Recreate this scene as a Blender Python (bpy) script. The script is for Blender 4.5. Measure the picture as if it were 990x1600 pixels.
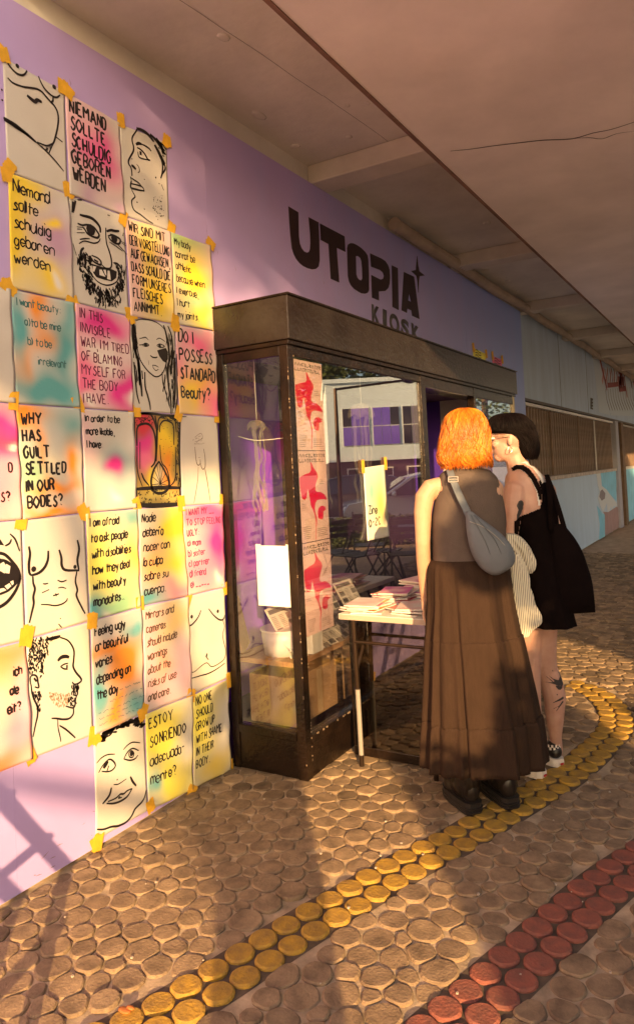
import bpy, bmesh, math, random
import numpy as np
from mathutils import Vector, Matrix, noise
from mathutils.bvhtree import BVHTree
S = bpy.context.scene
for o in list(bpy.data.objects): bpy.data.objects.remove(o)
COL = S.collection
R_ = math.radians

# ------------------------------------------------------------------ camera
CF = 1121.585; CX, CY = 489.52, 706.04                 # focal length and principal point on a 990x1600 frame
CAM = Vector((0, -2.2455, 1.42495))
AF = Vector((.85599831, .51619496, .02845445)); AR = Vector((.51697833, -.85464177, -.04817531)); AU = Vector((.00054949, -.05594832, .99843352))
cd = bpy.data.cameras.new('camera'); cam = bpy.data.objects.new('camera', cd); COL.objects.link(cam)
cd.sensor_fit = 'VERTICAL'; cd.sensor_height = 24; cd.sensor_width = 24; cd.lens = CF / 1600 * 24
cd.shift_x = (495 - CX) / 1600; cd.shift_y = (CY - 800) / 1600
cd.clip_start = .02; cd.clip_end = 2000
m = Matrix.Identity(4)
for i in range(3): m[i][0] = AR[i]; m[i][1] = AU[i]; m[i][2] = -AF[i]; m[i][3] = CAM[i]
cam.matrix_world = m; S.camera = cam

# ------------------------------------------------------------------ sky, sun, exposure
EL, SUNDIR = R_(13.7), R_(36.5)                         # the light travels towards +x +y, 36.5 degrees into the wall
travel = Vector((math.cos(SUNDIR) * math.cos(EL), math.sin(SUNDIR) * math.cos(EL), -math.sin(EL)))
w = bpy.data.worlds.new('World'); S.world = w; w.use_nodes = True
nt = w.node_tree; bg = nt.nodes['Background']
sky = nt.nodes.new('ShaderNodeTexSky'); sky.sky_type = 'NISHITA'; sky.sun_disc = False
sky.sun_elevation = EL
sky.sun_rotation = math.atan2(-travel.x, -travel.y)     # Blender: rotation 0 looks along +Y, clockwise
sky.dust_density = 3.0; sky.air_density = 1.0; sky.ozone_density = .6
nt.links.new(sky.outputs[0], bg.inputs[0]); bg.inputs[1].default_value = .105
sl = bpy.data.lights.new('sun', 'SUN'); sun = bpy.data.objects.new('sun', sl); COL.objects.link(sun)
sl.energy = 5.0; sl.angle = R_(.5); sl.color = (1, .63, .27)
sun.rotation_euler = travel.to_track_quat('-Z', 'Y').to_euler(); sun.location = (-6, -6, 8)
S.view_settings.view_transform = 'Standard'; S.view_settings.look = 'None'; S.view_settings.gamma = 1
S.view_settings.exposure = 1.22

# ------------------------------------------------------------------ geometry helpers
def ray(px, py): return AF + AR * ((px - CX) / CF) - AU * ((py - CY) / CF)
def W(px, py, d): return CAM + ray(px, py) * d          # a point of the photograph at a depth in metres
def onwall(px, py, y=0.):
    r = ray(px, py); return CAM + r * ((y - CAM.y) / r.y)
def onx(px, py, x):
    r = ray(px, py); return CAM + r * ((x - CAM.x) / r.x)
def onground(px, py, z=0.):
    r = ray(px, py); return CAM + r * ((z - CAM.z) / r.z)

def srgb(*c): return tuple(((v / 255 + .055) / 1.055) ** 2.4 if v > 10 else v / 255 / 12.92 for v in c) + (1,)
def hx(s): return srgb(*[int(s[i:i + 2], 16) for i in (0, 2, 4)])

def mat(name, col, rough=.6, var=0., vscale=6., bump=0., bscale=40., spec=.5, metal=0., col2=None, detail=4, coat=0, stretch=(1, 1, 1), bdist=.01):
    M = bpy.data.materials.new(name); M.use_nodes = True
    n = M.node_tree; b = n.nodes['Principled BSDF']; L = n.links.new
    b.inputs['Roughness'].default_value = rough; b.inputs['Metallic'].default_value = metal
    b.inputs['Specular IOR Level'].default_value = spec; b.inputs['Coat Weight'].default_value = coat
    b.inputs['Base Color'].default_value = col
    tc = n.nodes.new('ShaderNodeTexCoord'); mp = n.nodes.new('ShaderNodeMapping'); mp.inputs['Scale'].default_value = stretch
    L(tc.outputs['Object'], mp.inputs[0])
    if var or col2:
        t = n.nodes.new('ShaderNodeTexNoise'); t.inputs['Scale'].default_value = vscale; t.inputs['Detail'].default_value = detail; t.inputs['Roughness'].default_value = .6
        L(mp.outputs[0], t.inputs['Vector'])
        cr = n.nodes.new('ShaderNodeValToRGB'); L(t.outputs[0], cr.inputs[0])
        c2 = col2 or tuple(max(0, c * (1 - var)) for c in col[:3]) + (1,)
        c1 = col if col2 else tuple(min(1, c * (1 + var)) for c in col[:3]) + (1,)
        cr.color_ramp.elements[0].position = .32; cr.color_ramp.elements[1].position = .68
        cr.color_ramp.elements[0].color = c2; cr.color_ramp.elements[1].color = c1
        L(cr.outputs[0], b.inputs['Base Color'])
    if bump:
        t = n.nodes.new('ShaderNodeTexNoise'); t.inputs['Scale'].default_value = bscale; t.inputs['Detail'].default_value = 5
        L(mp.outputs[0], t.inputs['Vector'])
        bp = n.nodes.new('ShaderNodeBump'); bp.inputs['Strength'].default_value = bump; bp.inputs['Distance'].default_value = bdist
        L(t.outputs[0], bp.inputs['Height']); L(bp.outputs[0], b.inputs['Normal'])
    return M
def attr_mat(name, rough=.8, grain=.06, gscale=60, spec=.3, bump=0.):
    M = mat(name, (1, 1, 1, 1), rough, spec=spec, bump=bump, bscale=gscale)
    n = M.node_tree; b = n.nodes['Principled BSDF']; L = n.links.new
    a = n.nodes.new('ShaderNodeAttribute'); a.attribute_name = 'tint'
    t = n.nodes.new('ShaderNodeTexNoise'); t.inputs['Scale'].default_value = gscale
    mr = n.nodes.new('ShaderNodeMapRange'); mr.inputs[3].default_value = 1 - grain; mr.inputs[4].default_value = 1 + grain
    L(t.outputs[0], mr.inputs[0])
    mx = n.nodes.new('ShaderNodeVectorMath'); mx.operation = 'SCALE'
    L(a.outputs['Color'], mx.inputs[0]); L(mr.outputs[0], mx.inputs['Scale']); L(mx.outputs[0], b.inputs['Base Color'])
    return M
def glass_mat(name, tint=(1, 1, 1, 1), ior=.15):
    M = bpy.data.materials.new(name); M.use_nodes = True; n = M.node_tree
    for q in list(n.nodes): n.nodes.remove(q)
    out = n.nodes.new('ShaderNodeOutputMaterial'); mx = n.nodes.new('ShaderNodeMixShader')
    lw = n.nodes.new('ShaderNodeLayerWeight'); lw.inputs[0].default_value = .5; pw = n.nodes.new('ShaderNodeMath'); pw.operation = 'POWER'; pw.inputs[1].default_value = 4
    fr = n.nodes.new('ShaderNodeMapRange'); fr.inputs[3].default_value = ior; fr.inputs[4].default_value = 1; n.links.new(lw.outputs['Facing'], pw.inputs[0]); n.links.new(pw.outputs[0], fr.inputs[0])
    tr = n.nodes.new('ShaderNodeBsdfTransparent'); tr.inputs[0].default_value = tint
    gl = n.nodes.new('ShaderNodeBsdfGlossy'); gl.inputs['Roughness'].default_value = .0
    n.links.new(fr.outputs[0], mx.inputs[0]); n.links.new(tr.outputs[0], mx.inputs[1]); n.links.new(gl.outputs[0], mx.inputs[2]); n.links.new(mx.outputs[0], out.inputs[0])
    return M

def obj(name, bm, m=None, parent=None, smooth=False):
    me = bpy.data.meshes.new(name)
    if isinstance(bm, tuple): me.from_pydata(bm[0], [], bm[1])
    else: bm.to_mesh(me); bm.free()
    if m: me.materials.append(m)
    if smooth: me.polygons.foreach_set('use_smooth', [True] * len(me.polygons))
    o = bpy.data.objects.new(name, me); COL.objects.link(o)
    if parent:
        o.parent = parent
        if parent.type == 'EMPTY': o.matrix_parent_inverse = Matrix.Translation(parent.location).inverted()
    return o
def tag(o, label=None, cat=None, group=None, kind=None):
    if label: o['label'] = label
    if cat: o['category'] = cat
    if group: o['group'] = group
    if kind: o['kind'] = kind
    return o
def thing(name, label, cat, loc=(0, 0, 0), group=None):
    o = bpy.data.objects.new(name, None); COL.objects.link(o); o.location = loc; o.empty_display_size = .1
    return tag(o, label, cat, group)
def struct(name, bm, m, smooth=False): return tag(obj(name, bm, m, None, smooth), kind='structure')
def copy_tree(o, parent=None):
    c = o.copy(); COL.objects.link(c); c.parent = parent
    if parent: c.matrix_parent_inverse = o.matrix_parent_inverse
    for ch in list(o.children): copy_tree(ch, c)
    return c

def box(bm, x0, x1, y0, y1, z0, z1, bevel=0, mtx=None):
    v = [bm.verts.new(p) for p in ((x0, y0, z0), (x1, y0, z0), (x1, y1, z0), (x0, y1, z0), (x0, y0, z1), (x1, y0, z1), (x1, y1, z1), (x0, y1, z1))]
    fs = [bm.faces.new([v[i] for i in q]) for q in ((3, 2, 1, 0), (4, 5, 6, 7), (0, 1, 5, 4), (1, 2, 6, 5), (2, 3, 7, 6), (3, 0, 4, 7))]
    if mtx is not None:
        for q in v: q.co = mtx @ q.co
    if bevel:
        es = list({e for f_ in fs for e in f_.edges}); bmesh.ops.bevel(bm, geom=es, offset=bevel, segments=2, affect='EDGES', profile=.6)
    return v
def bx(*a, **k): bm = bmesh.new(); box(bm, *a, **k); return bm
def frame_of(d):
    d = d.normalized(); a = Vector((0, 0, 1)) if abs(d.z) < .9 else Vector((1, 0, 0))
    u = d.cross(a).normalized(); return u, u.cross(d).normalized()
def tube(bm, pts, rad, n=10, cap=True, flat=None):
    """a round (or flattened, flat = (width vector, factor)) tube through pts"""
    pts = [Vector(p) for p in pts]
    if not hasattr(rad, '__len__'): rad = [rad] * len(pts)
    rings = []; u = None
    for i, p in enumerate(pts):
        d = (pts[min(i + 1, len(pts) - 1)] - pts[max(i - 1, 0)])
        if d.length < 1e-9: d = Vector((0, 0, 1))
        d.normalize()
        if u is None: u, v = frame_of(d)
        else: u = (u - d * u.dot(d)).normalized(); v = u.cross(d)
        if flat: u = (flat[0] - d * flat[0].dot(d)).normalized(); v = u.cross(d)
        k = flat[1] if flat else 1
        rings.append([bm.verts.new(p + (u * math.cos(a) + v * math.sin(a) * k) * rad[i]) for a in [2 * math.pi * j / n for j in range(n)]])
    for a, b in zip(rings, rings[1:]):
        for j in range(n): bm.faces.new((a[j], a[(j + 1) % n], b[(j + 1) % n], b[j]))
    if cap: bm.faces.new(rings[0][::-1]); bm.faces.new(rings[-1])
    return rings
def limb(bm, pts, rad, n=14, flat=None):
    """tube with round ends, for bodies"""
    pts = [Vector(p) for p in pts]; rad = list(rad)
    a = (pts[0] - pts[1]).normalized(); b = (pts[-1] - pts[-2]).normalized()
    P = [pts[0] + a * rad[0] * .95, pts[0] + a * rad[0] * .6] + pts + [pts[-1] + b * rad[-1] * .6, pts[-1] + b * rad[-1] * .95]
    Q = [rad[0] * .3, rad[0] * .8] + rad + [rad[-1] * .8, rad[-1] * .3]
    tube(bm, P, Q, n, True, flat)
def ellip(bm, c, rx, ry, rz, ax=None, seg=20, rings=12):
    c = Vector(c); X, Y, Z = ax or (Vector((1, 0, 0)), Vector((0, 1, 0)), Vector((0, 0, 1)))
    rr = []
    for i in range(1, rings):
        t = math.pi * i / rings
        rr.append([bm.verts.new(c + X * rx * math.sin(t) * math.cos(2 * math.pi * j / seg) + Y * ry * math.sin(t) * math.sin(2 * math.pi * j / seg) + Z * rz * math.cos(t)) for j in range(seg)])
    t0 = bm.verts.new(c + Z * rz); t1 = bm.verts.new(c - Z * rz)
    for a, b in zip(rr, rr[1:]):
        for j in range(seg): bm.faces.new((a[j], a[(j + 1) % seg], b[(j + 1) % seg], b[j]))
    for j in range(seg): bm.faces.new((t0, rr[0][(j + 1) % seg], rr[0][j])); bm.faces.new((t1, rr[-1][j], rr[-1][(j + 1) % seg]))
def fuse(name, bm, voxel, m, parent, it=4, fac=.5):
    """one continuous closed surface out of overlapping shapes"""
    bmesh.ops.recalc_face_normals(bm, faces=bm.faces)
    o = obj(name, bm, m, parent)
    r = o.modifiers.new('r', 'REMESH'); r.mode = 'VOXEL'; r.voxel_size = voxel; r.use_smooth_shade = True
    s = o.modifiers.new('s', 'SMOOTH'); s.iterations = it; s.factor = fac
    dg = bpy.context.evaluated_depsgraph_get(); dg.update()
    me = bpy.data.meshes.new_from_object(o.evaluated_get(dg)); o.modifiers.clear()
    old = o.data; o.data = me; me.name = name; bpy.data.meshes.remove(old)
    me.polygons.foreach_set('use_smooth', [True] * len(me.polygons))
    return o
def catmull(pts, k=4):
    if len(pts) < 3: return [Vector(p) for p in pts]
    P = [Vector(p) for p in pts]; P = [P[0] * 2 - P[1]] + P + [P[-1] * 2 - P[-2]]; out = []
    for i in range(1, len(P) - 2):
        a, b, c, d = P[i - 1:i + 3]
        for j in range(k):
            t = j / k
            out.append(.5 * ((2 * b) + (c - a) * t + (2 * a - 5 * b + 4 * c - d) * t * t + (3 * b - a - 3 * c + d) * t ** 3))
    return out + [P[-2]]
def ribbon(bm, pts, wd, nrm, taper=.0):
    """flat stroke of width wd lying in the plane with normal nrm"""
    pts = [Vector(p) for p in pts]; vs = []
    for i, p in enumerate(pts):
        d = pts[min(i + 1, len(pts) - 1)] - pts[max(i - 1, 0)]
        if d.length < 1e-9: d = Vector((0, 0, 1))
        s = d.cross(nrm).normalized() * wd * .5 * (1 - taper * abs(2 * i / max(1, len(pts) - 1) - 1) ** 2)
        vs.append((bm.verts.new(p + s), bm.verts.new(p - s)))
    for a, b in zip(vs, vs[1:]): bm.faces.new((a[0], b[0], b[1], a[1]))
def poly_extrude(bm, pts, off, holes=None):
    """flat outline (list of points) given a thickness off (vector), with optional holes joined by triangulation"""
    from mathutils.geometry import tessellate_polygon
    loops = [[Vector(p) for p in pts]] + [[Vector(p) for p in h] for h in (holes or [])]
    flat = [p for l in loops for p in l]; tris = tessellate_polygon(loops)
    a = [bm.verts.new(p) for p in flat]; b = [bm.verts.new(p + off) for p in flat]
    for t in tris:
        try: bm.faces.new([b[i] for i in t]); bm.faces.new([a[i] for i in reversed(t)])
        except ValueError: pass
    k = 0
    for l in loops:
        for i in range(len(l)):
            try: bm.faces.new((a[k + i], a[k + (i + 1) % len(l)], b[k + (i + 1) % len(l)], b[k + i]))
            except ValueError: pass
        k += len(l)
    bmesh.ops.recalc_face_normals(bm, faces=bm.faces)

# ------------------------------------------------------------------ materials of the setting
M_board = mat('lilac_paint', (.50, .375, .77, 1), .45, var=.07, vscale=1.5, bump=.12, bscale=5, spec=.5, bdist=.02)
_n = M_board.node_tree; _b = _n.nodes['Principled BSDF']; _src = _b.inputs['Base Color'].links[0].from_socket        # far end sprayed blue violet in streaks, partly sky reflection put into the colour
_tc = _n.nodes.new('ShaderNodeTexCoord'); _sp = _n.nodes.new('ShaderNodeSeparateXYZ'); _n.links.new(_tc.outputs['Object'], _sp.inputs[0])
_mp = _n.nodes.new('ShaderNodeMapping'); _mp.inputs['Scale'].default_value = (2.2, 1, .35); _n.links.new(_tc.outputs['Object'], _mp.inputs[0])
_ns = _n.nodes.new('ShaderNodeTexNoise'); _ns.inputs['Scale'].default_value = 2.; _ns.inputs['Detail'].default_value = 5; _n.links.new(_mp.outputs[0], _ns.inputs['Vector'])
_m1 = _n.nodes.new('ShaderNodeMath'); _m1.operation = 'MULTIPLY_ADD'; _m1.inputs[1].default_value = 3.2; _n.links.new(_ns.outputs[0], _m1.inputs[0]); _n.links.new(_sp.outputs[0], _m1.inputs[2])
_mr = _n.nodes.new('ShaderNodeMapRange'); _mr.inputs[1].default_value = 4.9; _mr.inputs[2].default_value = 10.2; _n.links.new(_m1.outputs[0], _mr.inputs[0])
_mx = _n.nodes.new('ShaderNodeMix'); _mx.data_type = 'RGBA'; _mx.inputs[7].default_value = (.30, .42, .88, 1); _n.links.new(_mr.outputs[0], _mx.inputs[0]); _n.links.new(_src, _mx.inputs[6]); _n.links.new(_mx.outputs[2], _b.inputs['Base Color'])
M_blue = mat('blue_grey_paint', (.45, .57, .73, 1), .6, var=.10, vscale=1.3, bump=.2, bscale=9, stretch=(3, 1, .6))
M_concrete = mat('ceiling_concrete', (.72, .68, .62, 1), .85, var=.16, vscale=1.6, bump=.35, bscale=14, detail=8)
M_soffit = mat('pinkish_soffit_paint', (.88, .79, .77, 1), .8, var=.12, vscale=1.3, bump=.12, bscale=8, detail=6)
M_beam = mat('pale_beam_paint', (.68, .62, .55, 1), .8, var=.1, vscale=3, bump=.2, bscale=20)
M_metal = mat('worn_bronze_metal', (.008, .005, .004, 1), .24, bump=.35, bscale=60, spec=.6, metal=.4, col2=(.028, .015, .009, 1), vscale=9, detail=8)
M_fascia = mat('worn_fascia_metal', (.042, .033, .029, 1), .27, bump=.3, bscale=50, spec=.55, metal=.3, col2=(.022, .013, .010, 1), vscale=5, detail=8)
M_dark = mat('dark_void', (.012, .008, .008, 1), .7)
M_white = mat('white_paint', (.72, .70, .66, 1), .5, var=.05)
M_glass = glass_mat('shop_glass', (.97, .97, .98, 1), .23)
M_asphalt = mat('pale_bounce_paving', (.34, .30, .26, 1), .9, var=.1, vscale=3, bump=.4, bscale=80)  # street coloured pale to bounce light up to the ceiling

# ------------------------------------------------------------------ ground, street, back walls
bm = bmesh.new(); N = 40
for (x0, x1, y0, y1) in ((-300, 300, -300, -5.0),): box(bm, x0, x1, y0, y1, -.5, -.14)
struct('street', bm, M_asphalt)
M_mortar = mat('sandy_mortar', (.42, .31, .20, 1), .95, var=.4, vscale=11, bump=.5, bscale=70, detail=8, bdist=.005)
n = M_mortar.node_tree
struct('pavement_kerb', bx(-60, 60, -5.15, -4.999, -.5, .0, bevel=.015), mat('kerb_stone', (.3, .27, .24, 1), .9, var=.15))
pav = struct('pavement', bx(-60, 60, -5.0, .6, -.3, -.0075), M_mortar)
# building wall behind the boards
struct('building_wall', bx(-8, 2.83, .03, .3, -.3, 3.36), M_concrete)
bm = bmesh.new(); box(bm, 2.83, 6.65, .03, .3, 2.2, 3.36); box(bm, 6.65, 8.72, .03, .3, -.3, 3.36); box(bm, 8.72, 40, .10, .35, -.3, 3.36)
struct('building_wall', bm, M_concrete)

# purple board wall (one big board with the opening for the kiosk)
hoard = thing('painted_board_wall', 'lilac painted board wall covered with taped posters and the dark kiosk name', 'wall', (2, 0, 0))
bm = bmesh.new(); box(bm, -6, 1.60, 0, .026, .012, 3.238)
for x0, x1, z0, z1 in ((1.60, 2.80, .012, 3.238), (2.80, 5.24, 2.28, 3.238), (5.24, 6.66, 2.28, 3.238), (6.66, 8.69, .012, 3.238)):
    obj('painted_board', bx(x0 + .0008, x1 - .0008, 0, .026, z0, z1), M_board, hoard)
obj('painted_board', bm, M_board, hoard)

bm = bmesh.new(); rsc = random.Random(12)
for i in range(46):
    x_, z_ = rsc.uniform(.9, 2.0), abs(rsc.gauss(0, .10)) + .02; a_ = rsc.uniform(-.4, .4); l_ = rsc.uniform(.004, .035)
    ribbon(bm, [(x_, -.0006, z_), (x_ + l_ * .5, -.0006, z_ + l_ * a_ * .4), (x_ + l_, -.0006, z_ + l_ * a_)], rsc.uniform(.001, .004), Vector((0, 1, 0)), .8)
for i in range(40):
    x_, z_ = rsc.uniform(1.6, 8.5), rsc.uniform(2.3, 3.2); l_ = rsc.uniform(.003, .03); ribbon(bm, [(x_, -.0006, z_), (x_ + l_ * .3, -.0006, z_ - l_ * .6), (x_ + l_ * .2, -.0006, z_ - l_)], rsc.uniform(.001, .003), Vector((0, 1, 0)), .8)
tag(obj('scuffs', bm, mat('grey_scuff', (.22, .16, .22, 1), .8), hoard), kind='stuff')
# canopy ceiling: recess, cross beams, lower pinkish slab
XE = 1.62
ceil = struct('ceiling', bx(XE, 45, -.88, .3, 3.36, 3.75), M_concrete)
sl_ = struct('canopy_slab', bx(XE, 45, -3.9, -.88, 3.12, 3.75), M_soffit)
obj('slab_edge_trim', bx(XE, 45, -.8795, -.86, 3.114, 3.20), mat('rusty_trim', (.22, .12, .09, 1), .8, var=.3), sl_)
xb = 3.86
while xb < 34:
    o = obj('cross_beam', bx(xb, xb + .20, -.8595, .0295 if xb < 8.5 else .0995, 3.24, 3.3595, bevel=.01), M_beam, ceil); xb += 2.45
for x in (4.98,): pass
# crack in the slab
bm = bmesh.new(); rnd = random.Random(4)
pts = [onground(x, y, 3.1185) for x, y in ((703, 236), (735, 233), (770, 228), (812, 223), (850, 219), (893, 217), (925, 208), (955, 202), (992, 190))]
ribbon(bm, catmull(pts, 3), .010, Vector((0, 0, 1)), .5)
pts = [onground(x, y, 3.1185) for x, y in ((893, 217), (918, 215), (940, 217), (962, 209), (990, 205))]
ribbon(bm, catmull(pts, 3), .006, Vector((0, 0, 1)), .8)
obj('crack', bm, mat('crack_shadow', (.03, .02, .018, 1), .9), sl_)
bm = bmesh.new()
for a, b in (((280, 0), (505, 150)), ((505, 150), (640, 245))):
    p, q = onground(*a, 3.3585), onground(*b, 3.3585); ribbon(bm, [p.lerp(q, t / 8) + Vector((0, rnd.uniform(-.004, .004), 0)) for t in range(9)], .0022, Vector((0, 0, 1)))
obj('crack', bm, bpy.data.materials['crack_shadow'], ceil)
# paint lumps in the recess
bm = bmesh.new()
for i in range(46):
    x = rnd.uniform(1.6, 9); y = rnd.uniform(-.8, 0)
    r = rnd.uniform(.008, .035); ellip(bm, (x, y, 3.36), r * rnd.uniform(.8, 2), r, r * .25, seg=8, rings=5)
tag(obj('plaster_lumps', bm, M_concrete, ceil, True), kind='stuff')

# corrugated hose along the top of the boards
ho = thing('corrugated_duct', 'grey ribbed duct running along the wall just under the ceiling', 'duct', (5, 0, 3.3))
bm = bmesh.new(); x = 4.95; pts = []; rad = []
k = 0
while x < 20:
    pts.append((x, -.06 + .006 * math.sin(x * 2), 3.268 + .006 * math.sin(x * 3.1))); rad.append((.050, .030)[k % 2]); x += .027; k += 1
tube(bm, pts, rad, 14)
obj('ribbed_hose', bm, mat('ribbed_grey_plastic', (.46, .38, .31, 1), .7, var=.15, vscale=4), ho)

# ------------------------------------------------------------------ far blue wall
fw = thing('blue_wall', 'blue grey wall with louvre band, painted mural and graffiti beyond the kiosk', 'wall', (9, 0, 0))
obj('upper_panel', bx(8.70, 22, .05, .09, 2.20, 3.33), M_blue, fw)
for x in (10.9, 13.0): obj('panel_joint', bx(x, x + .012, .046, .0499, 2.21, 3.32), mat('joint_grey', (.2, .25, .28, 1)), fw)
obj('ledge', bx(8.70, 22, .0, .0985, 2.165, 2.197), mat('ledge_dark', (.09, .075, .07, 1), .6), fw)
obj('ledge', bx(8.70, 15.35, .02, .0985, 2.115, 2.155, bevel=.004), M_white, fw)
M_slat = mat('brown_louvre_slats', (.21, .135, .09, 1), .6, var=.2, vscale=8)
M_slatl = mat('rusty_light_louvre_slats', (.22, .155, .115, 1), .6, var=.2, vscale=8)
bm = bx(8.72, 22, .085, .0985, 1.22, 2.113); obj('louvre_backing', bm, mat('louvre_dark', (.065, .042, .03, 1), .8, var=.3, vscale=3), fw)
x = 8.74; k = 0; base = None
sl0 = obj('slat', bx(-.022, .022, .058, .084, 1.225, 2.112), M_slatl, fw); sl0.location = (x, 0, 0); last = sl0
n_sl = 1
while x < 15.15:
    x += .145
    c = sl0.copy(); COL.objects.link(c); c.parent = fw; c.matrix_parent_inverse = sl0.matrix_parent_inverse; c.location = (x, 0, 0); n_sl += 1
bm = bmesh.new()
for k in range(60): xx = 16.6 + k * .056; box(bm, xx - .012, xx + .012, .06, .084, 1.225, 2.112)
tag(obj('far_slats', bm, M_slat, fw), kind='stuff')
for x in (10.05, 11.9, 13.3): obj('louvre_post', bx(x, x + .035, .02, .034, 1.225, 2.112), M_slat if x < 12 else M_white, fw)
obj('ledge', bx(8.70, 15.40, .0, .0985, 1.165, 1.218, bevel=.005), mat('flaking_cream_ledge', (.5, .42, .36, 1), .8, var=.3, vscale=14), fw)
lower = obj('lower_panel', bx(8.70, 15.36, .03, .0985, .03, 1.163), mat('light_blue_panel_paint', (.45, .58, .74, 1), .55, var=.08, vscale=1.5, stretch=(2, 1, .5)), fw)
# mural shapes on the lower panel
def wallshape(name, pts, m, y=.03, th=.002, par=None):
    b = bmesh.new(); poly_extrude(b, [onwall(px, py, y - .0005) for px, py in pts], Vector((0, -th, 0))); return obj(name, b, m, par or fw)
def c6(px, py): return 900 + px / 7.277, 640 + py / 7.273
M_turq = mat('turquoise_paint', (.22, .55, .74, 1), .6, var=.12, vscale=5)
wallshape('mural_patch', [c6(*p) for p in ((270, 690), (448, 668), (452, 1045), (400, 985), (330, 905), (285, 870))], M_turq)
wallshape('mural_patch', [c6(*p) for p in ((228, 1090), (255, 1120), (290, 1180), (318, 1190), (322, 1440), (255, 1478), (262, 1300))], M_turq)
wallshape('mural_patch', [c6(*p) for p in ((300, 1160), (360, 1165), (455, 1100), (478, 1130), (476, 1345), (322, 1432), (320, 1200))], mat('dusty_rose_paint', (.34, .22, .22, 1), .6, var=.1), .0285)
wallshape('mural_patch', [c6(*p) for p in ((218, 700), (268, 690), (285, 868), (340, 910), (455, 1070), (455, 1105), (420, 1095), (400, 1140), (388, 1090), (372, 1155), (352, 1160), (342, 1060), (318, 1120), (300, 1160), (262, 1080), (240, 1010), (262, 930), (240, 860))], mat('mural_white', (.60, .63, .66, 1), .6), .0265)
wallshape('mural_patch', [c6(*p) for p in ((290, 905), (325, 950), (320, 1010), (285, 1035), (258, 990), (268, 930))], mat('mural_grey', (.20, .17, .19, 1), .6), .0245)
# black vertical lettering and the graffiti above
bm = bmesh.new()
for q in ((205, 1000), ):
    for i in range(7):
        y = 1030 + i * 24; a = onwall(900 + 215 / 10, 520 + y / 10, .049); b = onwall(900 + 255 / 10, 520 + (y + 12 * (-1) ** i) / 10, .049); ribbon(bm, [a, b], .035, Vector((0, 1, 0)))
obj('painted_lettering', bm, mat('black_paint', (.01, .01, .01, 1), .5), fw)
def c5(px, py): return 900 + px / 10, 520 + py / 10
M_gr = {'r': mat('red_spray', (.27, .03, .03, 1), .6), 'd': mat('grey_spray', (.10, .11, .13, 1), .6), 'p': mat('pink_spray', (.50, .26, .25, 1), .6), 'w': mat('pale_spray', (.52, .62, .72, 1), .6)}
wallshape('graffiti_patch', [c5(*p) for p in ((225, 200), (330, 250), (450, 900), (520, 1290), (350, 1240), (290, 700))], M_gr['w'], .05)
wallshape('graffiti_patch', [c5(*p) for p in ((440, 330), (700, 430), (900, 520), (960, 1300), (530, 1290), (430, 700))], M_gr['w'], .05)
wallshape('graffiti_patch', [c5(*p) for p in ((350, 260), (440, 320), (430, 380), (375, 420))], M_gr['p'], .0475)
G = {'r': [((310, 150), (380, 480), (475, 880), 3), ((730, 460), (745, 700), (790, 1010), 3), ((480, 820), (590, 810), (650, 800), 2.5), ((655, 590), (690, 620), (660, 880), 4), ((700, 620), (745, 880), 4), ((650, 750), (740, 760), 5), ((660, 880), (770, 870), 3), ((680, 640), (700, 860), 5)],
     'd': [((560, 430), (610, 560), (620, 650), 2), ((780, 480), (850, 680), (870, 880), 2), ((840, 700), (860, 850), 4)] + [((450 + 38 * i, 880 - 3 * i), (470 + 38 * i, 1040), (520 + 40 * i, 1210), 1.0) for i in range(12)],
     'p': [((430 + 55 * i, 560), (400 + 60 * i, 780), 2.8) for i in range(5)] + [((880, 750), (910, 850), 4)]}
for k_, L_ in G.items():
    bm = bmesh.new()
    for s in L_:
        a = [onwall(*c5(*p), .0455 if k_ == 'r' else .0465) for p in s[:-1]]; ribbon(bm, catmull(a, 4), s[-1] * .040, Vector((0, 1, 0)))
    obj('graffiti_stroke', bm, M_gr[k_], fw)
bm = bmesh.new()
for i in range(6):
    px = 440 + i * 34; a = [onwall(*c5(px, 560), .044), onwall(*c5(px + 20, 690), .044), onwall(*c5(px + 8, 800), .044)]; ribbon(bm, catmull(a, 3), .05, Vector((0, 1, 0)))
obj('graffiti_stroke', bm, mat('brown_spray', (.13, .04, .04, 1), .6), fw)
# post, doorway and the next bay
obj('wall_post', bx(15.40, 15.75, -.02, .0985, .02, 2.163, bevel=.01), mat('grey_post_paint', (.33, .33, .38, 1), .6, var=.06), fw)
obj('door_recess', bx(15.76, 16.2, .06, .0985, .0, 2.163), M_dark, fw)
obj('wooden_post', bx(16.2, 16.55, -.01, .0985, .0, 2.163, bevel=.008), mat('brown_timber', (.15, .09, .05, 1), .7, var=.2, vscale=8), fw)
obj('lower_panel', bx(16.56, 22, .03, .0985, .03, 1.163), M_turq, fw)
obj('ledge', bx(16.56, 22, .0, .0985, 1.165, 1.21), M_white, fw)
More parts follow.
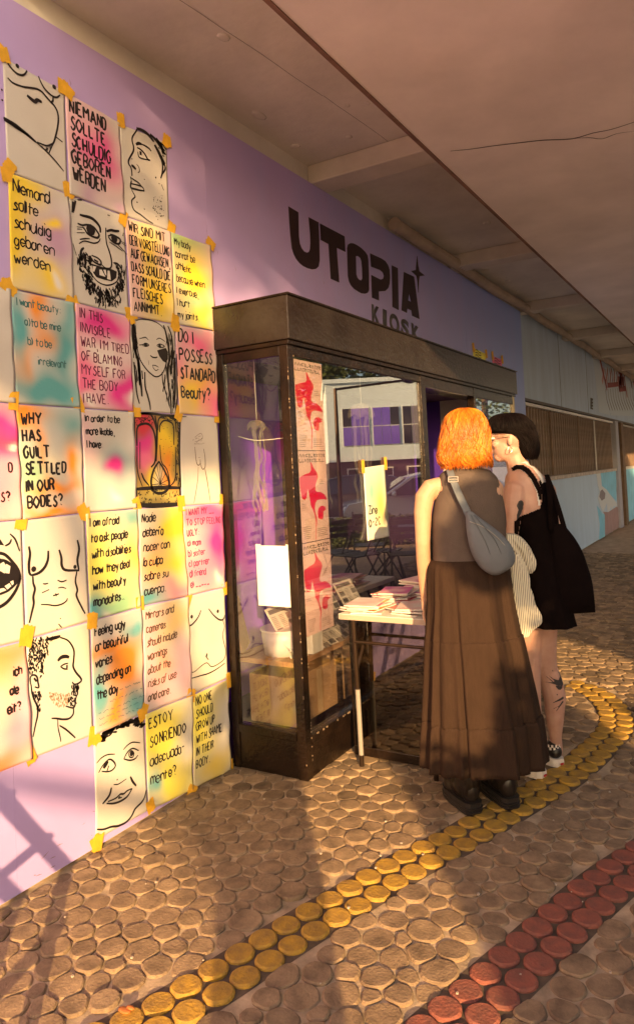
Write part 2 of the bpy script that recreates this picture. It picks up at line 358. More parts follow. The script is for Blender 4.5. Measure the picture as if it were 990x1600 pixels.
# ------------------------------------------------------------------ paving
rng = np.random.default_rng(7); 
GPX = lambda L_: [(onground(*q).x, onground(*q).y) for q in L_]
band_y = GPX([(259, 1579), (343, 1529), (414, 1483), (470, 1448), (566, 1391), (641, 1347), (707, 1314), (753, 1287), (823, 1246), (869, 1220), (906, 1192), (940, 1160), (960, 1135), (957, 1108), (938, 1088), (911, 1073), (885, 1067)])
e0 = (band_y[0][0] - band_y[1][0], band_y[0][1] - band_y[1][1]); band_y = [(band_y[0][0] + e0[0] * k, band_y[0][1] + e0[1] * k + .012 * k * k) for k in (9, 7, 5, 3, 1.5)] + band_y
band_r = GPX([(713, 1590), (796, 1515), (845, 1471), (889, 1430), (950, 1377), (1010, 1335)])
e0 = (band_r[0][0] - band_r[1][0], band_r[0][1] - band_r[1][1]); e1 = (band_r[-1][0] - band_r[-2][0], band_r[-1][1] - band_r[-2][1])
band_r = [(band_r[0][0] + e0[0] * k, band_r[0][1] + e0[1] * k) for k in (4, 3, 2, 1)] + band_r + [(band_r[-1][0] + e1[0] * k, band_r[-1][1] + e1[1] * k) for k in (1, 2, 3, 4)]
def resample(P, step):
    Q = [Vector((a, b, 0)) for a, b in P]; Q = catmull(Q, 12); out = [Q[0]]; acc = 0
    for a, b in zip(Q, Q[1:]):
        L = (b - a).length; t = step - acc
        while t <= L: out.append(a.lerp(b, t / L)); t += step
        acc = (acc + L) % step
    return out
def band_discs(P):
    c = resample(P, .0925); out = []
    for i, p in enumerate(c):
        t = (c[min(i + 1, len(c) - 1)] - c[max(i - 1, 0)]).normalized(); nn = Vector((-t.y, t.x, 0))
        out.append(p + nn * .0440 - t * .0225); out.append(p - nn * .0440 + t * .0225)
    return out
M_stone = mat('tan_paving_stone', (.37, .25, .145, 1), .9, col2=(.16, .105, .062, 1), vscale=14, bump=.55, bscale=110, detail=9, bdist=.005)
def rnd_tint(M, amt=.35):
    n = M.node_tree; b = n.nodes['Principled BSDF']; src = b.inputs['Base Color'].links[0].from_socket; L = n.links.new
    g = n.nodes.new('ShaderNodeNewGeometry'); mr = n.nodes.new('ShaderNodeMapRange'); mr.inputs[3].default_value = 1 - amt; mr.inputs[4].default_value = 1 + amt * .6
    L(g.outputs['Random Per Island'], mr.inputs[0]); sc_ = n.nodes.new('ShaderNodeVectorMath'); sc_.operation = 'SCALE'
    L(src, sc_.inputs[0]); L(mr.outputs[0], sc_.inputs['Scale']); L(sc_.outputs[0], b.inputs['Base Color'])
def rnd_tint_obj(M, amt=.3):
    n = M.node_tree; b = n.nodes['Principled BSDF']; src = b.inputs['Base Color'].links[0].from_socket; L = n.links.new
    g = n.nodes.new('ShaderNodeObjectInfo'); mr = n.nodes.new('ShaderNodeMapRange'); mr.inputs[3].default_value = 1 - amt; mr.inputs[4].default_value = 1 + amt * .6
    L(g.outputs['Random'], mr.inputs[0]); sc_ = n.nodes.new('ShaderNodeVectorMath'); sc_.operation = 'SCALE'
    L(src, sc_.inputs[0]); L(mr.outputs[0], sc_.inputs['Scale']); L(sc_.outputs[0], b.inputs['Base Color'])
M_yel = mat('ochre_paving_disc', (.52, .295, .03, 1), .8, col2=(.27, .155, .04, 1), vscale=20, bump=.35, bscale=110, detail=8)
M_red = mat('red_paving_disc', (.32, .095, .06, 1), .85, col2=(.19, .075, .055, 1), vscale=22, bump=.35, bscale=110, detail=8)
rnd_tint(M_yel, .22); rnd_tint(M_red, .2)
M_stoneO = M_stone.copy(); rnd_tint(M_stone, .42); rnd_tint(M_stoneO, .42)

X0, X1, Y0, Y1 = -.6, 11.5, -3.0, .0
a = .0905; rows = int((Y1 - Y0) / (a * .866)) + 2; cols = int((X1 - X0) / a) + 2
ii, jj = np.meshgrid(np.arange(rows), np.arange(cols), indexing='ij')
px = X0 + (jj + .5 * (ii % 2)) * a + rng.normal(0, .009, ii.shape); py = Y0 + ii * a * .866 + rng.normal(0, .012, ii.shape)
rr = rng.choice([.057, .051, .044, .034], size=ii.shape, p=[.24, .34, .26, .16])
by = np.array([(p.x, p.y) for p in resample(band_y, .05)]); br = np.array([(p.x, p.y) for p in resample(band_r, .05)])
def near(B, x, y):
    d = np.hypot(B[:, 0][None] - x[:, None], B[:, 1][None] - y[:, None]); k = d.argmin(1); return d[np.arange(len(x)), k], B[k, 0], B[k, 1]
# relax with the neighbours of the lattice (two rings)
offs = [(di, dj) for di in (-2, -1, 0, 1, 2) for dj in (-2, -1, 0, 1, 2) if (di, dj) != (0, 0)]
for it in range(140):
    dx = np.zeros_like(px); dy = np.zeros_like(py)
    for di, dj in offs:
        qx = np.roll(px, (di, dj), (0, 1)); qy = np.roll(py, (di, dj), (0, 1)); qr = np.roll(rr, (di, dj), (0, 1))
        ex = px - qx; ey = py - qy; d = np.hypot(ex, ey) + 1e-9; want = rr + qr + .003; ov = np.clip(want - d, 0, .05) * (d < .5)
        dx += ex / d * ov * .35; dy += ey / d * ov * .35
    px += np.clip(dx, -.02, .02); py += np.clip(dy, -.02, .02)
    px = np.where((jj < 2) | (jj > cols - 3), X0 + (jj + .5 * (ii % 2)) * a, px); py = np.where((ii < 2) | (ii > rows - 3), Y0 + ii * a * .866, py)
x = px.ravel(); y = py.ravel(); r = rr.ravel()
d1, n1x, n1y = near(by, x, y); d2, n2x, n2y = near(br, x, y)
HW = .091
keep = (d1 > HW + .014) & (d2 > HW + .014) & (y < .02)
x, y, r, d1, d2 = x[keep], y[keep], r[keep], d1[keep], d2[keep]; n1x, n1y, n2x, n2y = n1x[keep], n1y[keep], n2x[keep], n2y[keep]
NS = 18; th = np.arange(NS) * 2 * math.pi / NS; ct, st = np.cos(th), np.sin(th)
lim = np.repeat(r[:, None] * 1.03, NS, 1)
for (dd, bx_, by_) in ((d1, n1x, n1y), (d2, n2x, n2y)):
    t = dd - HW + .004; cs = ((bx_ - x) / dd)[:, None] * ct + ((by_ - y) / dd)[:, None] * st
    lim = np.where((cs > .15) & (lim > r[:, None] * 1.04) & (t < .11)[:, None], np.maximum(lim, np.minimum(t * 1.6, .10)[:, None]), lim)
    lim = np.where(cs > .05, np.minimum(lim, np.clip(t, .004, 1)[:, None] / np.maximum(cs, .05)), lim)
nb = np.vstack([np.argpartition(np.hypot(x[q:q + 500, None] - x[None], y[q:q + 500, None] - y[None]), 13, axis=1)[:, :14] for q in range(0, len(x), 500)])
for k in range(14):
    j = nb[:, k]; ex = x[j] - x; ey = y[j] - y; d = np.hypot(ex, ey); same = d < 1e-6; d = np.where(same, 9., d)
    t = (d * d + r ** 2 - r[j] ** 2) / (2 * d) - .0034
    cs = (ex / d)[:, None] * ct + (ey / d)[:, None] * st
    lim = np.where(cs > .05, np.minimum(lim, np.clip(t, .008, 1)[:, None] / np.maximum(cs, .05)), lim)
t = -y - .004; lim = np.where(st[None] > .05, np.minimum(lim, np.clip(t, .004, 1)[:, None] / np.maximum(st, .05)), lim)
lim = np.minimum(lim, np.roll(lim, 1, 1) * 1.25); lim = np.minimum(lim, np.roll(lim, -1, 1) * 1.25)
lim = (np.roll(lim, 1, 1) + 2 * lim + np.roll(lim, -1, 1)) / 4
lim = lim * (1 + rng.normal(0, .014, lim.shape))
def stone_mesh(cx, cy, L, ztop, base=-.03, bev=.005, drop=.004, lx=0., ly=0., n=NS):
    c, s = np.cos(np.arange(n) * 2 * math.pi / n), np.sin(np.arange(n) * 2 * math.pi / n)
    V = []; F = []
    zt = lambda X, Y: ztop + (X * lx + Y * ly)
    for f_, dz in ((0, 'b'), (1, -drop), (2, 0.)):
        rad = L if f_ < 2 else np.maximum(L - bev, L * .6)
        for k in range(n):
            X, Y = rad[k] * c[k], rad[k] * s[k]; V.append((cx + X, cy + Y, base if f_ == 0 else zt(X, Y) + dz))
    for q in range(2):
        for k in range(n): F.append((q * n + k, q * n + (k + 1) % n, (q + 1) * n + (k + 1) % n, (q + 1) * n + k))
    F.append(tuple(range(2 * n, 3 * n)))
    return V, F
dep = (x - 0) * AF.x + (y + 2.2455) * AF.y
pxs = CX + CF * ((x) * AR.x + (y + 2.2455) * AR.y) / np.maximum(dep, .1)
pys = CY + CF * 1.42 / np.maximum(dep, .1)
vis = (dep > .5) & (pxs > -20) & (pxs < 1010) & (pys < 1640) & ~((pxs > 370) & (pxs < 560) & (pys < 1180))
order = np.argsort(np.where(vis, dep, 1e3 + dep)); single = set(order[:298].tolist())
SV, SF = [], []
ztop = rng.normal(0, .0022, len(x)); lx = rng.normal(0, .03, len(x)); ly = rng.normal(0, .03, len(x))
for k in range(len(x)):
    V, F_ = stone_mesh(x[k], y[k], lim[k], ztop[k], lx=lx[k], ly=ly[k])
    if k in single: obj('paving_stone', (V, F_), M_stoneO, pav)
    else:
        o_ = len(SV); SV += V; SF += [tuple(i + o_ for i in f_) for f_ in F_]
tag(obj('paving_stones', (SV, SF), M_stone, pav), kind='stuff')
rdm = random.Random(11)
for name, P, M_ in (('yellow_disc', band_y, M_yel), ('red_disc', band_r, M_red)):
    c_ = resample(P, .05)
    bmb = bmesh.new(); ribbon(bmb, [p + Vector((0, 0, -.0065)) for p in c_], (.190), Vector((0, 0, 1)))
    tag(obj('band_bed', bmb, mat('dark_joint_sand', (.11, .075, .05, 1), .95, var=.3, vscale=20), pav))
    for p in band_discs(P):
        n_ = 20; L = np.array([.0450 * (1 + rdm.uniform(-.018, .018)) for _ in range(n_)])
        V, F_ = stone_mesh(p.x + rdm.uniform(-.002, .002), p.y + rdm.uniform(-.002, .002), L, .004 + rdm.uniform(-.003, .002), bev=.006, drop=.0045, lx=rdm.uniform(-.03, .03), ly=rdm.uniform(-.03, .03), n=n_)
        obj(name, (V, F_), M_, pav)
# far paving past the built stones: relief in the material only
Mf = mat('far_paving', (.40, .28, .19, 1), .95, var=.2, vscale=6)
nf = Mf.node_tree; vo = nf.nodes.new('ShaderNodeTexVoronoi'); vo.inputs['Scale'].default_value = 8.; vo.feature = 'DISTANCE_TO_EDGE'
tcf = nf.nodes.new('ShaderNodeTexCoord'); nf.links.new(tcf.outputs['Object'], vo.inputs['Vector'])
bpf = nf.nodes.new('ShaderNodeBump'); bpf.inputs['Strength'].default_value = .8; bpf.inputs['Distance'].default_value = .01
mrf = nf.nodes.new('ShaderNodeMapRange'); mrf.inputs[2].default_value = .12; nf.links.new(vo.outputs[0], mrf.inputs[0]); nf.links.new(mrf.outputs[0], bpf.inputs['Height'])
nf.links.new(bpf.outputs[0], nf.nodes['Principled BSDF'].inputs['Normal'])
obj('far_paving', bx(11.5, 60, -5.0, .0295, -.02, .0), Mf, pav)
obj('outer_paving', bx(-60, 11.5, -5.0, -3.02, -.02, -.002), Mf, pav)
obj('near_paving', bx(-60, -.62, -3.02, .0295, -.02, -.002), Mf, pav)
# litter: a crumpled leaf, specks of grit
bm = bmesh.new()
for i in range(90):
    gx = rdm.uniform(1.2, 5); gy = rdm.uniform(-2, -.05); s_ = rdm.uniform(.0015, .004)
    box(bm, gx - s_, gx + s_, gy - s_, gy + s_, .001, .001 + s_ * 1.5, mtx=None)
tag(obj('grit', bm, mat('pale_grit', (.42, .34, .27, 1), .9)), kind='stuff')
lf = onground(195, 1583)
bm = bmesh.new(); ellip(bm, (lf.x, lf.y, .008), .012, .022, .003, seg=8, rings=5); ellip(bm, (lf.x + .012, lf.y - .01, .010), .008, .014, .004, seg=8, rings=5)
tag(obj('dry_leaf', bm, mat('orange_leaf', (.45, .14, .03, 1), .7), None, True), 'small curled orange leaf on the paving beside the yellow discs', 'leaf')
# ------------------------------------------------------------------ handwriting: a small stroke alphabet
GL = {'A':'022842,1434','B':'0208,082837362505,2534332202','C':'~3728170604122233','D':'0208,~082837342202','E':'38080232,0525','F':'380802,0525','G':'~3728170604122233,333525','H':'0208,3238,0535','I':'0208','J':'~38332203','K':'0208,380532','L':'080232','M':'0208254842','N':'02083238','O':'~281705132233453728','P':'0208,~082837362505','Q':'~281705132233453728,2442','R':'0208,~082837362505,2532','S':'~37281716253433221203','T':'0848,2822','U':'~080412223438','V':'082248','W':'0812263248','X':'0248,0842','Y':'082548,2522','Z':'08380232',
'a':'~352616050312223436,3632','b':'0802,~0516263533221203','c':'~3526160503122233','d':'~3526160503122234,3832','e':'~04343526160503122233','f':'~3828171402,0626','g':'~352616050312223436,~3631201001','h':'0802,~0516263532','i':'0602,*08','j':'~161100,*18','k':'0802,360432','l':'0802','m':'0602,~05162522,~25364542','n':'0602,~0516263532','o':'~26160503122233353626','p':'0600,~0516263533221203','r':'0602,~05162635','s':'~35261524331202','t':'1812,0636','u':'~0603122234,3632','v':'061236','w':'0612253246','x':'0236,0632','y':'0622,3610','z':'06360232','2':'~07283736140232','0':'~281705132233453728',
'\u20ac':'~372817061312223 3'.replace(' ',''),"'":'1816',',':'1210','.':'*12','?':'~07182837362524,*22',':':'*15,*12',')':'~08161402','_':'0242','-':'0525','\u00ed':'0602,0728','!':'0804,*02'}
def write(bm, P, lines, size, top, gap, left=.07, hs=1., wd=.011, slant=0., rnd=None, lean=0., cursive=False, fitw=None):
    """lines of handwriting; P(u, v) -> point on the sheet; size = cap height as a share of the sheet's height"""
    rnd = rnd or random.Random(1)
    asp = .42 / .285                                           # u is narrower than v
    for li, t in enumerate(lines):
        lft = left
        if isinstance(t, tuple): lft, t = t
        base = top + size + li * gap
        adv = 0; cells = []
        for ch in t:
            if ch == ' ': adv += 2.4; continue
            g = GL[ch]; strokes = []
            mx = 0
            for s in g.split(','):
                sm = s[0] == '~'; dot = s[0] == '*'; s = s.lstrip('~*')
                q = [(int(s[i]), int(s[i + 1])) for i in range(0, len(s) - 1, 2)]; mx = max(mx, max(a for a, b in q)); strokes.append((q, sm, dot))
            cells.append((adv, strokes)); adv += mx + (1.0 if ch.islower() else 1.35)
        k = size / 6; ku = k * asp * .82 * hs
        if fitw and adv * ku > fitw - lft: ku = (fitw - lft) / adv
        for a0, strokes in cells:
            jx, jy = rnd.uniform(-.3, .3), rnd.uniform(-.35, .35); js = rnd.uniform(.92, 1.08)
            for q, sm, dot in strokes:
                pts = []
                for (gx, gy) in q:
                    gy2 = (gy - 2) * js + jy + rnd.uniform(-.16, .16); gx2 = gx * js + a0 + jx + rnd.uniform(-.16, .16) + gy2 * slant
                    pts.append((gx2, gy2))
                if dot: pts = [pts[0], (pts[0][0] + .35, pts[0][1] + .35)]
                pp = [Vector((lft + gx * ku, base - gy * k + lean * (gx * ku), 0)) for gx, gy in pts]
                if (sm or cursive) and len(pp) > 2: pp = catmull(pp, 3)
                wk_ = wd * .285 * rnd.uniform(.85, 1.15)
                if (sm or cursive) and len(pp) > 2: ribbon(bm, [P(p.x, p.y) for p in pp], wk_, Vector((0, 1, 0)), .25)
                else:
                    for p_, q_ in zip(pp, pp[1:]): ribbon(bm, [P(p_.x, p_.y), P(p_.lerp(q_, .5).x, p_.lerp(q_, .5).y), P(q_.x, q_.y)], wk_, Vector((0, 1, 0)), .12)

# corners of the sheets: columns v1..v5, rows 0..7, read off the photograph and laid onto the wall plane
GP = {}
for t in """1,0,3,88;2,0,100.7,143;3,0,185.6,192.5;4,0,260,222.6;1,1,10.6,268.5;2,1,106,304;3,1,193.7,337.5;4,1,264.4,362;5,1,327,383.4;1,2,15,451;2,2,114.5,472.7;3,2,201.8,494.5;4,2,272.7,507;5,2,336.4,518;1,3,23.6,631;2,3,123.6,638;3,3,207,643.6;4,3,278,647;5,3,339,652;1,4,33.5,812.7;2,4,131.6,801.8;3,4,212.7,794.5;4,4,283.6,791;5,4,346,787;1,5,40,1000.5;2,5,140,970.6;3,5,219.4,948;4,5,292.6,931;5,5,350.5,918;1,6,48.6,1186.5;2,6,145.7,1149;3,6,224,1115.5;4,6,299,1085.6;5,6,355.7,1060;2,7,149.5,1313.6;3,7,231,1267;4,7,300.8,1233;5,7,358.7,1203""".split(';'):
    v_, r_, x_, y_ = t.split(','); p = onwall(float(x_), float(y_)); GP[(int(v_), int(r_))] = (p.x, p.z)
for r_ in range(2, 8):
    p = GP.get((1, r_)) or GP[(1, 6)]; GP[(0, r_)] = (p[0] - .287, p[1] + .004)
M_paper = attr_mat('painted_paper', .75, .05, 90, bump=.05)
M_ink = mat('black_marker_ink', (.012, .008, .010, 1), .55)
M_inkp = {'t': mat('teal_ink', (.05, .16, .17, 1), .6), 'p': mat('plum_ink', (.22, .03, .12, 1), .6), 'b': mat('brown_thin_ink', (.12, .07, .05, 1), .6), 'g': mat('grey_pencil', (.22, .17, .16, 1), .7), 'm': mat('magenta_marker_ink', (.16, .02, .07, 1), .55)}
M_tape = mat('yellow_masking_tape', (.74, .40, .03, 1), .6, var=.12, vscale=30, bump=.15, bscale=70)
PAPER = (.60, .56, .54)
C_ = {'m': (.72, .04, .30), 'k': (.86, .18, .36), 'p': (.80, .42, .52), 'y': (.86, .62, .05), 'o': (.86, .30, .04), 't': (.12, .38, .42), 'g': (.35, .62, .35), 'l': (.46, .28, .46), 'r': (.62, .05, .08), 'v': (.50, .42, .12), 'w': (.80, .76, .74), 'a': (.55, .49, .49), 'c': (.84, .74, .56), 'n': (.25, .20, .05), 'Y': (.88, .78, .12)}
def make_poster(c, r, label, blobs, base=PAPER, seed=0, warp=.0042, name='poster', yoff=0):
    TL, TR, BL, BR = GP[(c, r)], GP[(c + 1, r)], GP[(c, r + 1)], GP[(c + 1, r + 1)]
    rn = random.Random(seed * 7 + c * 31 + r * 13); ins = .006
    def P(u, v, off=0.):
        uu = ins + u * (1 - 2 * ins); vv = ins + v * (1 - 2 * ins)
        X = (TL[0] * (1 - uu) + TR[0] * uu) * (1 - vv) + (BL[0] * (1 - uu) + BR[0] * uu) * vv
        Z = (TL[1] * (1 - uu) + TR[1] * uu) * (1 - vv) + (BL[1] * (1 - uu) + BR[1] * uu) * vv
        wv = warp * (math.sin(u * 5 + seed) * math.sin(v * 4 + seed * 2) + 1) + warp * 1.2 * max(0, u - .85) * 6 * math.sin(v * 9 + seed) ** 2
        return Vector((X, -.0025 - wv - off - yoff, Z))
    nu, nv = 26, 38; V = []; T = []
    for j in range(nv + 1):
        for i in range(nu + 1):
            u, v = i / nu, j / nv; V.append(P(u, v)); col = list(base)
            n1 = noise.noise(Vector((u * 2.6 + seed * 3, v * 3.8, seed))); n2 = noise.noise(Vector((u * 2.6, v * 3.8 + 9, seed * 2.7)))
            for (bu, bv, ru, rv, ck, st) in blobs:
                d = ((u + n1 * .16 - bu) / ru) ** 2 + ((v + n2 * .12 - bv) / rv) ** 2; k = st * 1.35 * math.exp(-d * .95)
                k = min(1, k); col = [a_ * (1 - k) + b_ * k for a_, b_ in zip(col, C_[ck])]
            g = 1 + .05 * n1; T.append((col[0] * g, col[1] * g, col[2] * g, 1))
    F = [(j * (nu + 1) + i, (j + 1) * (nu + 1) + i, (j + 1) * (nu + 1) + i + 1, j * (nu + 1) + i + 1) for j in range(nv) for i in range(nu)]
    # a backing so the sheet has thickness
    o = obj(name, (V, F), M_paper, None, True); at = o.data.color_attributes.new('tint', 'FLOAT_COLOR', 'POINT'); at.data.foreach_set('color', [q for t in T for q in t])
    s = o.modifiers.new('thick', 'SOLIDIFY'); s.thickness = .0006; s.offset = -1
    tag(o, label, 'poster', 'hand made posters taped to the lilac wall')
    return o, (lambda u, v: P(u, v, .0012))
POS = {}
def text_poster(c, r, label, blobs, lines, size, top, gap, ink=M_ink, seed=1, **k):
    o, P = make_poster(c, r, label, blobs, seed=seed); POS[(c, r)] = (o, P)
    for i_, l_ in enumerate(lines): bm = bmesh.new(); write(bm, P, [l_], size, top + i_ * gap, gap, rnd=random.Random(seed * 9 + i_), fitw=.96, **k); obj('text_line', bm, ink, o)
    return o, P
text_poster(2, 0, 'pink sprayed poster with black capitals NIEMAND SOLLTE SCHULDIG in the top row', [(.55, .45, .38, .28, 'm', .95), (.2, .2, .5, .4, 'p', .45), (.4, .9, .2, .1, 'l', .5), (.85, .95, .15, .08, 'l', .6)], ['NIEMAND', 'SOLLTE', 'SCHULDIG', 'GEBOREN', 'WERDEN'], .125, .05, .165, seed=2, wd=.034, hs=.9)
text_poster(1, 1, 'yellow and violet sprayed poster handwritten Niemand sollte schuldig', [(.05, .4, .3, .6, 'y', .95), (.75, .45, .35, .25, 'l', .75), (.72, .33, .15, .07, 'y', .9), (.6, .85, .25, .15, 'y', .8), (.7, .85, .08, .05, 'w', .9), (.3, .05, .3, .1, 'y', .7)], ['Niemand', 'sollte', 'schuldig', 'geboren', 'werden'], .10, .05, .155, seed=3, wd=.022, hs=1.15)
text_poster(3, 1, 'yellow and pink poster of cramped capitals starting WIR SIND MIT', [(.4, .3, .35, .3, 'y', .8), (.6, .75, .4, .3, 'y', .85), (.1, .5, .2, .6, 'p', .5), (.9, .2, .3, .3, 'p', .4)], ['WIR SIND MIT', 'DER VORSTELLUNG', 'AUFGEWACHSEN,', 'DASS SCHULD DIE', 'FORM UNSERES', 'FLEISCHES', 'ANNIMMT.'], .095, .04, .134, seed=4, wd=.022)
text_poster(4, 1, 'green and yellow poster handwritten My body cannot be athletic', [(.2, .05, .5, .12, 'g', .8), (.5, .4, .5, .3, 'y', .85), (.7, .85, .4, .2, 'Y', .8), (.5, .72, .2, .08, 'g', .7), (.95, .5, .12, .5, 'p', .5)], ['My body', 'cannot be', 'athletic', 'because when', 'I exercise,', 'I hurt', 'my joints.'], .075, .05, .133, seed=5, wd=.019)
text_poster(1, 2, 'teal and orange poster handwritten I want beauty with options a and b', [(.4, .1, .15, .2, 'o', .8), (.5, .4, .35, .12, 'o', .6), (.1, .65, .15, .2, 'o', .6), (.8, .5, .2, .3, 't', .75), (.5, .85, .6, .13, 't', .95), (.05, .3, .1, .3, 't', .8), (.9, .2, .15, .2, 't', .6)], ['I want beauty:', (.18, 'a)to be mine'), (.20, 'b) to be'), (.35, 'irrelevant')], .070, .06, .17, ink=M_inkp['t'], seed=6, wd=.016)
text_poster(2, 2, 'magenta sprayed poster of thin capitals IN THIS INVISIBLE WAR', [(.5, .15, .6, .18, 'm', .8), (.1, .7, .25, .3, 'k', .8), (.85, .8, .3, .25, 'm', .9), (.5, .45, .3, .15, 'w', .5), (.25, .9, .1, .06, 'w', .9), (.9, .88, .06, .05, 'w', .9)], ['IN THIS', 'INVISIBLE', "WAR, I'M TIRED", 'OF BLAMING', 'MYSELF FOR', 'THE BODY', 'I HAVE.'], .090, .04, .136, ink=M_inkp['m'], seed=7, wd=.018)
text_poster(4, 2, 'pink and yellow poster of bold capitals DO I POSSESS STANDARD Beauty beside the kiosk post', [(.5, .15, .4, .15, 'k', .8), (.1, .5, .2, .3, 'k', .5), (.6, .7, .5, .25, 'o', .6), (.4, .8, .4, .2, 'y', .75), (.9, .9, .3, .2, 'k', .75)], ['DO I', 'POSSESS', 'STANDARD', 'Beauty?'], .13, .05, .21, seed=8, wd=.034)
text_poster(0, 3, 'bright pink sprayed poster cut by the left edge in the fourth row', [(.7, .25, .6, .22, 'm', 1), (.9, .3, .3, .1, 'r', .6), (.6, .7, .6, .3, 'k', .5), (.9, .33, .06, .04, 'w', .9)], [(.84, 'D'), (.72, 'S?')], .075, .51, .25, seed=9, wd=.024)
text_poster(1, 3, 'orange and green ringed poster asking WHY HAS GUILT SETTLED IN OUR BODIES', [(.15, .1, .3, .1, 'o', .9), (.85, .5, .12, .22, 'o', .85), (.5, .75, .4, .05, 'o', .8), (.5, .95, .4, .06, 'o', .95), (.15, .6, .25, .2, 'g', .6), (.8, .15, .25, .15, 't', .6), (.35, .35, .08, .3, 'o', .5), (.55, .5, .12, .1, 'c', .7)], ['WHY', 'HAS', 'GUILT', 'SETTLED', 'IN OUR', 'BODIES?'], .098, .07, .148, seed=10, wd=.032, hs=1.05)
text_poster(2, 3, 'pale poster handwritten In order to be more likable above a teal and pink spray cloud', [(.6, .55, .32, .18, 't', .7), (.58, .55, .17, .09, 'm', .95), (.1, .2, .2, .3, 'p', .4), (.6, .85, .1, .05, 'w', .8)], ['In order to be', 'more likable,', 'I have:'], .068, .05, .128, seed=11, wd=.021)
text_poster(2, 4, 'green and yellow poster handwritten I am afraid to ask people', [(.2, .5, .5, .5, 'Y', .7), (.85, .1, .25, .15, 't', .8), (.5, .9, .5, .1, 'g', .85), (.05, .95, .2, .1, 't', .8), (.9, .5, .2, .3, 'y', .6), (.3, .98, .08, .05, 'w', .8)], ['I am afraid', 'to ask people', 'with disabilities', 'how they deal', 'with beauty', 'mandates..'], .078, .05, .150, seed=12, wd=.024, cursive=True, slant=.08)
text_poster(3, 4, 'orange and yellow poster written in slanted script starting Nadie', [(.8, .2, .4, .25, 'y', .9), (.3, .6, .3, .25, 'o', .5), (.1, .95, .3, .12, 't', .8), (.8, .9, .3, .1, 'k', .6), (.7, .6, .3, .2, 'y', .7)], ['Nadie', 'deber\u00eda', 'nacer con', 'la culpa', 'sobre su', 'cuerpo.'], .085, .05, .153, seed=13, wd=.023, cursive=True, slant=.15)
text_poster(4, 4, 'deep pink poster listing options a to e under I WANT MY', [(.5, .1, .8, .15, 'k', .8), (.85, .45, .4, .4, 'm', .8), (.3, .75, .4, .2, 'k', .5), (.8, .85, .1, .06, 'w', .9)], ['I WANT MY __', 'TO STOP FEELING', 'UGLY:', 'a) mom', 'b) sister', 'c) partner', 'd) friend', 'e) _____'], .070, .03, .117, ink=M_inkp['p'], seed=14, wd=.020)
text_poster(0, 5, 'orange poster with line ends ich, ale and eit at the left edge', [(.5, .1, .7, .18, 'o', .9), (.85, .3, .2, .3, 'o', .5), (.8, .65, .3, .10, 'k', .9), (.6, .95, .6, .1, 'o', .8), (.6, .4, .3, .3, 'c', .5), (.9, .8, .3, .2, 'k', .6), (.95, .5, .2, .4, 'p', .7)], [(.80, 'ich'), (.74, 'ale'), (.70, 'eit?')], .070, .19, .148, seed=15, wd=.027)
text_poster(2, 5, 'orange and teal poster handwritten Feeling ugly or beautiful varies', [(.3, .3, .5, .1, 'o', .9), (.85, .18, .2, .15, 't', .85), (.6, .5, .35, .18, 'o', 1), (.1, .65, .2, .25, 't', .85), (.5, .85, .25, .15, 'o', .9), (.85, .85, .2, .15, 't', .7)], ['Feeling ugly', 'or beautiful', 'varies', 'depending on', 'the day'], .078, .06, .142, seed=16, wd=.026)
bm = bmesh.new(); o, P = POS[(2, 5)]
rn = random.Random(3)
for v, u0 in ((.69, .5), (.76, .3), (.83, .08), (.88, .08), (.93, .08)):
    u = u0
    while u < .93:
        n_ = rn.randint(2, 6); ribbon(bm, [P(u + i * .014, v + rn.uniform(-.009, .009)) for i in range(n_ * 2)], .0022, Vector((0, 1, 0))); u += n_ * .028 + .03
obj('small_writing', bm, M_inkp['t'], o)
text_poster(3, 5, 'pale orange poster in slanted script starting Mirrors and cameras', [(.2, .3, .3, .4, 'p', .6), (.7, .2, .4, .2, 'y', .45), (.6, .75, .5, .25, 'p', .7), (.85, .5, .2, .3, 'l', .25), (.4, .6, .2, .2, 'o', .35)], ['Mirrors and', 'cameras', 'should include', 'warnings', 'about the', 'risks of use', 'and care.'], .072, .05, .130, seed=17, wd=.022, cursive=True, slant=.15, ink=M_inkp['b'])
text_poster(3, 6, 'bright yellow poster in the bottom row with ESTOY SONRIENDO over a script line', [(.3, .3, .5, .3, 'Y', 1), (.6, .8, .5, .25, 'Y', 1), (.08, .75, .15, .12, 't', .7), (.9, .5, .2, .3, 'w', .6)], ['ESTOY', 'SONRIENDO', 'adecuada-', 'mente?'], .105, .06, .195, seed=18, wd=.022)
text_poster(4, 6, 'pale yellow poster with NO ONE SHOULD GROW UP at the lower right corner', [(.2, .3, .4, .5, 'Y', .8), (.9, .1, .25, .12, 'v', .6), (.6, .9, .4, .15, 'y', .6)], ['NO ONE', 'SHOULD', 'GROW UP', 'WITH SHAME', 'IN THEIR', 'BODY.'], .085, .04, .135, seed=19, wd=.020)
o, P = make_poster(0, 2, 'blank pale sheet at the left edge of the photo in the third row', [(.5, .5, .5, .5, 'a', .25)], seed=20); POS[(0, 2)] = (o, P)

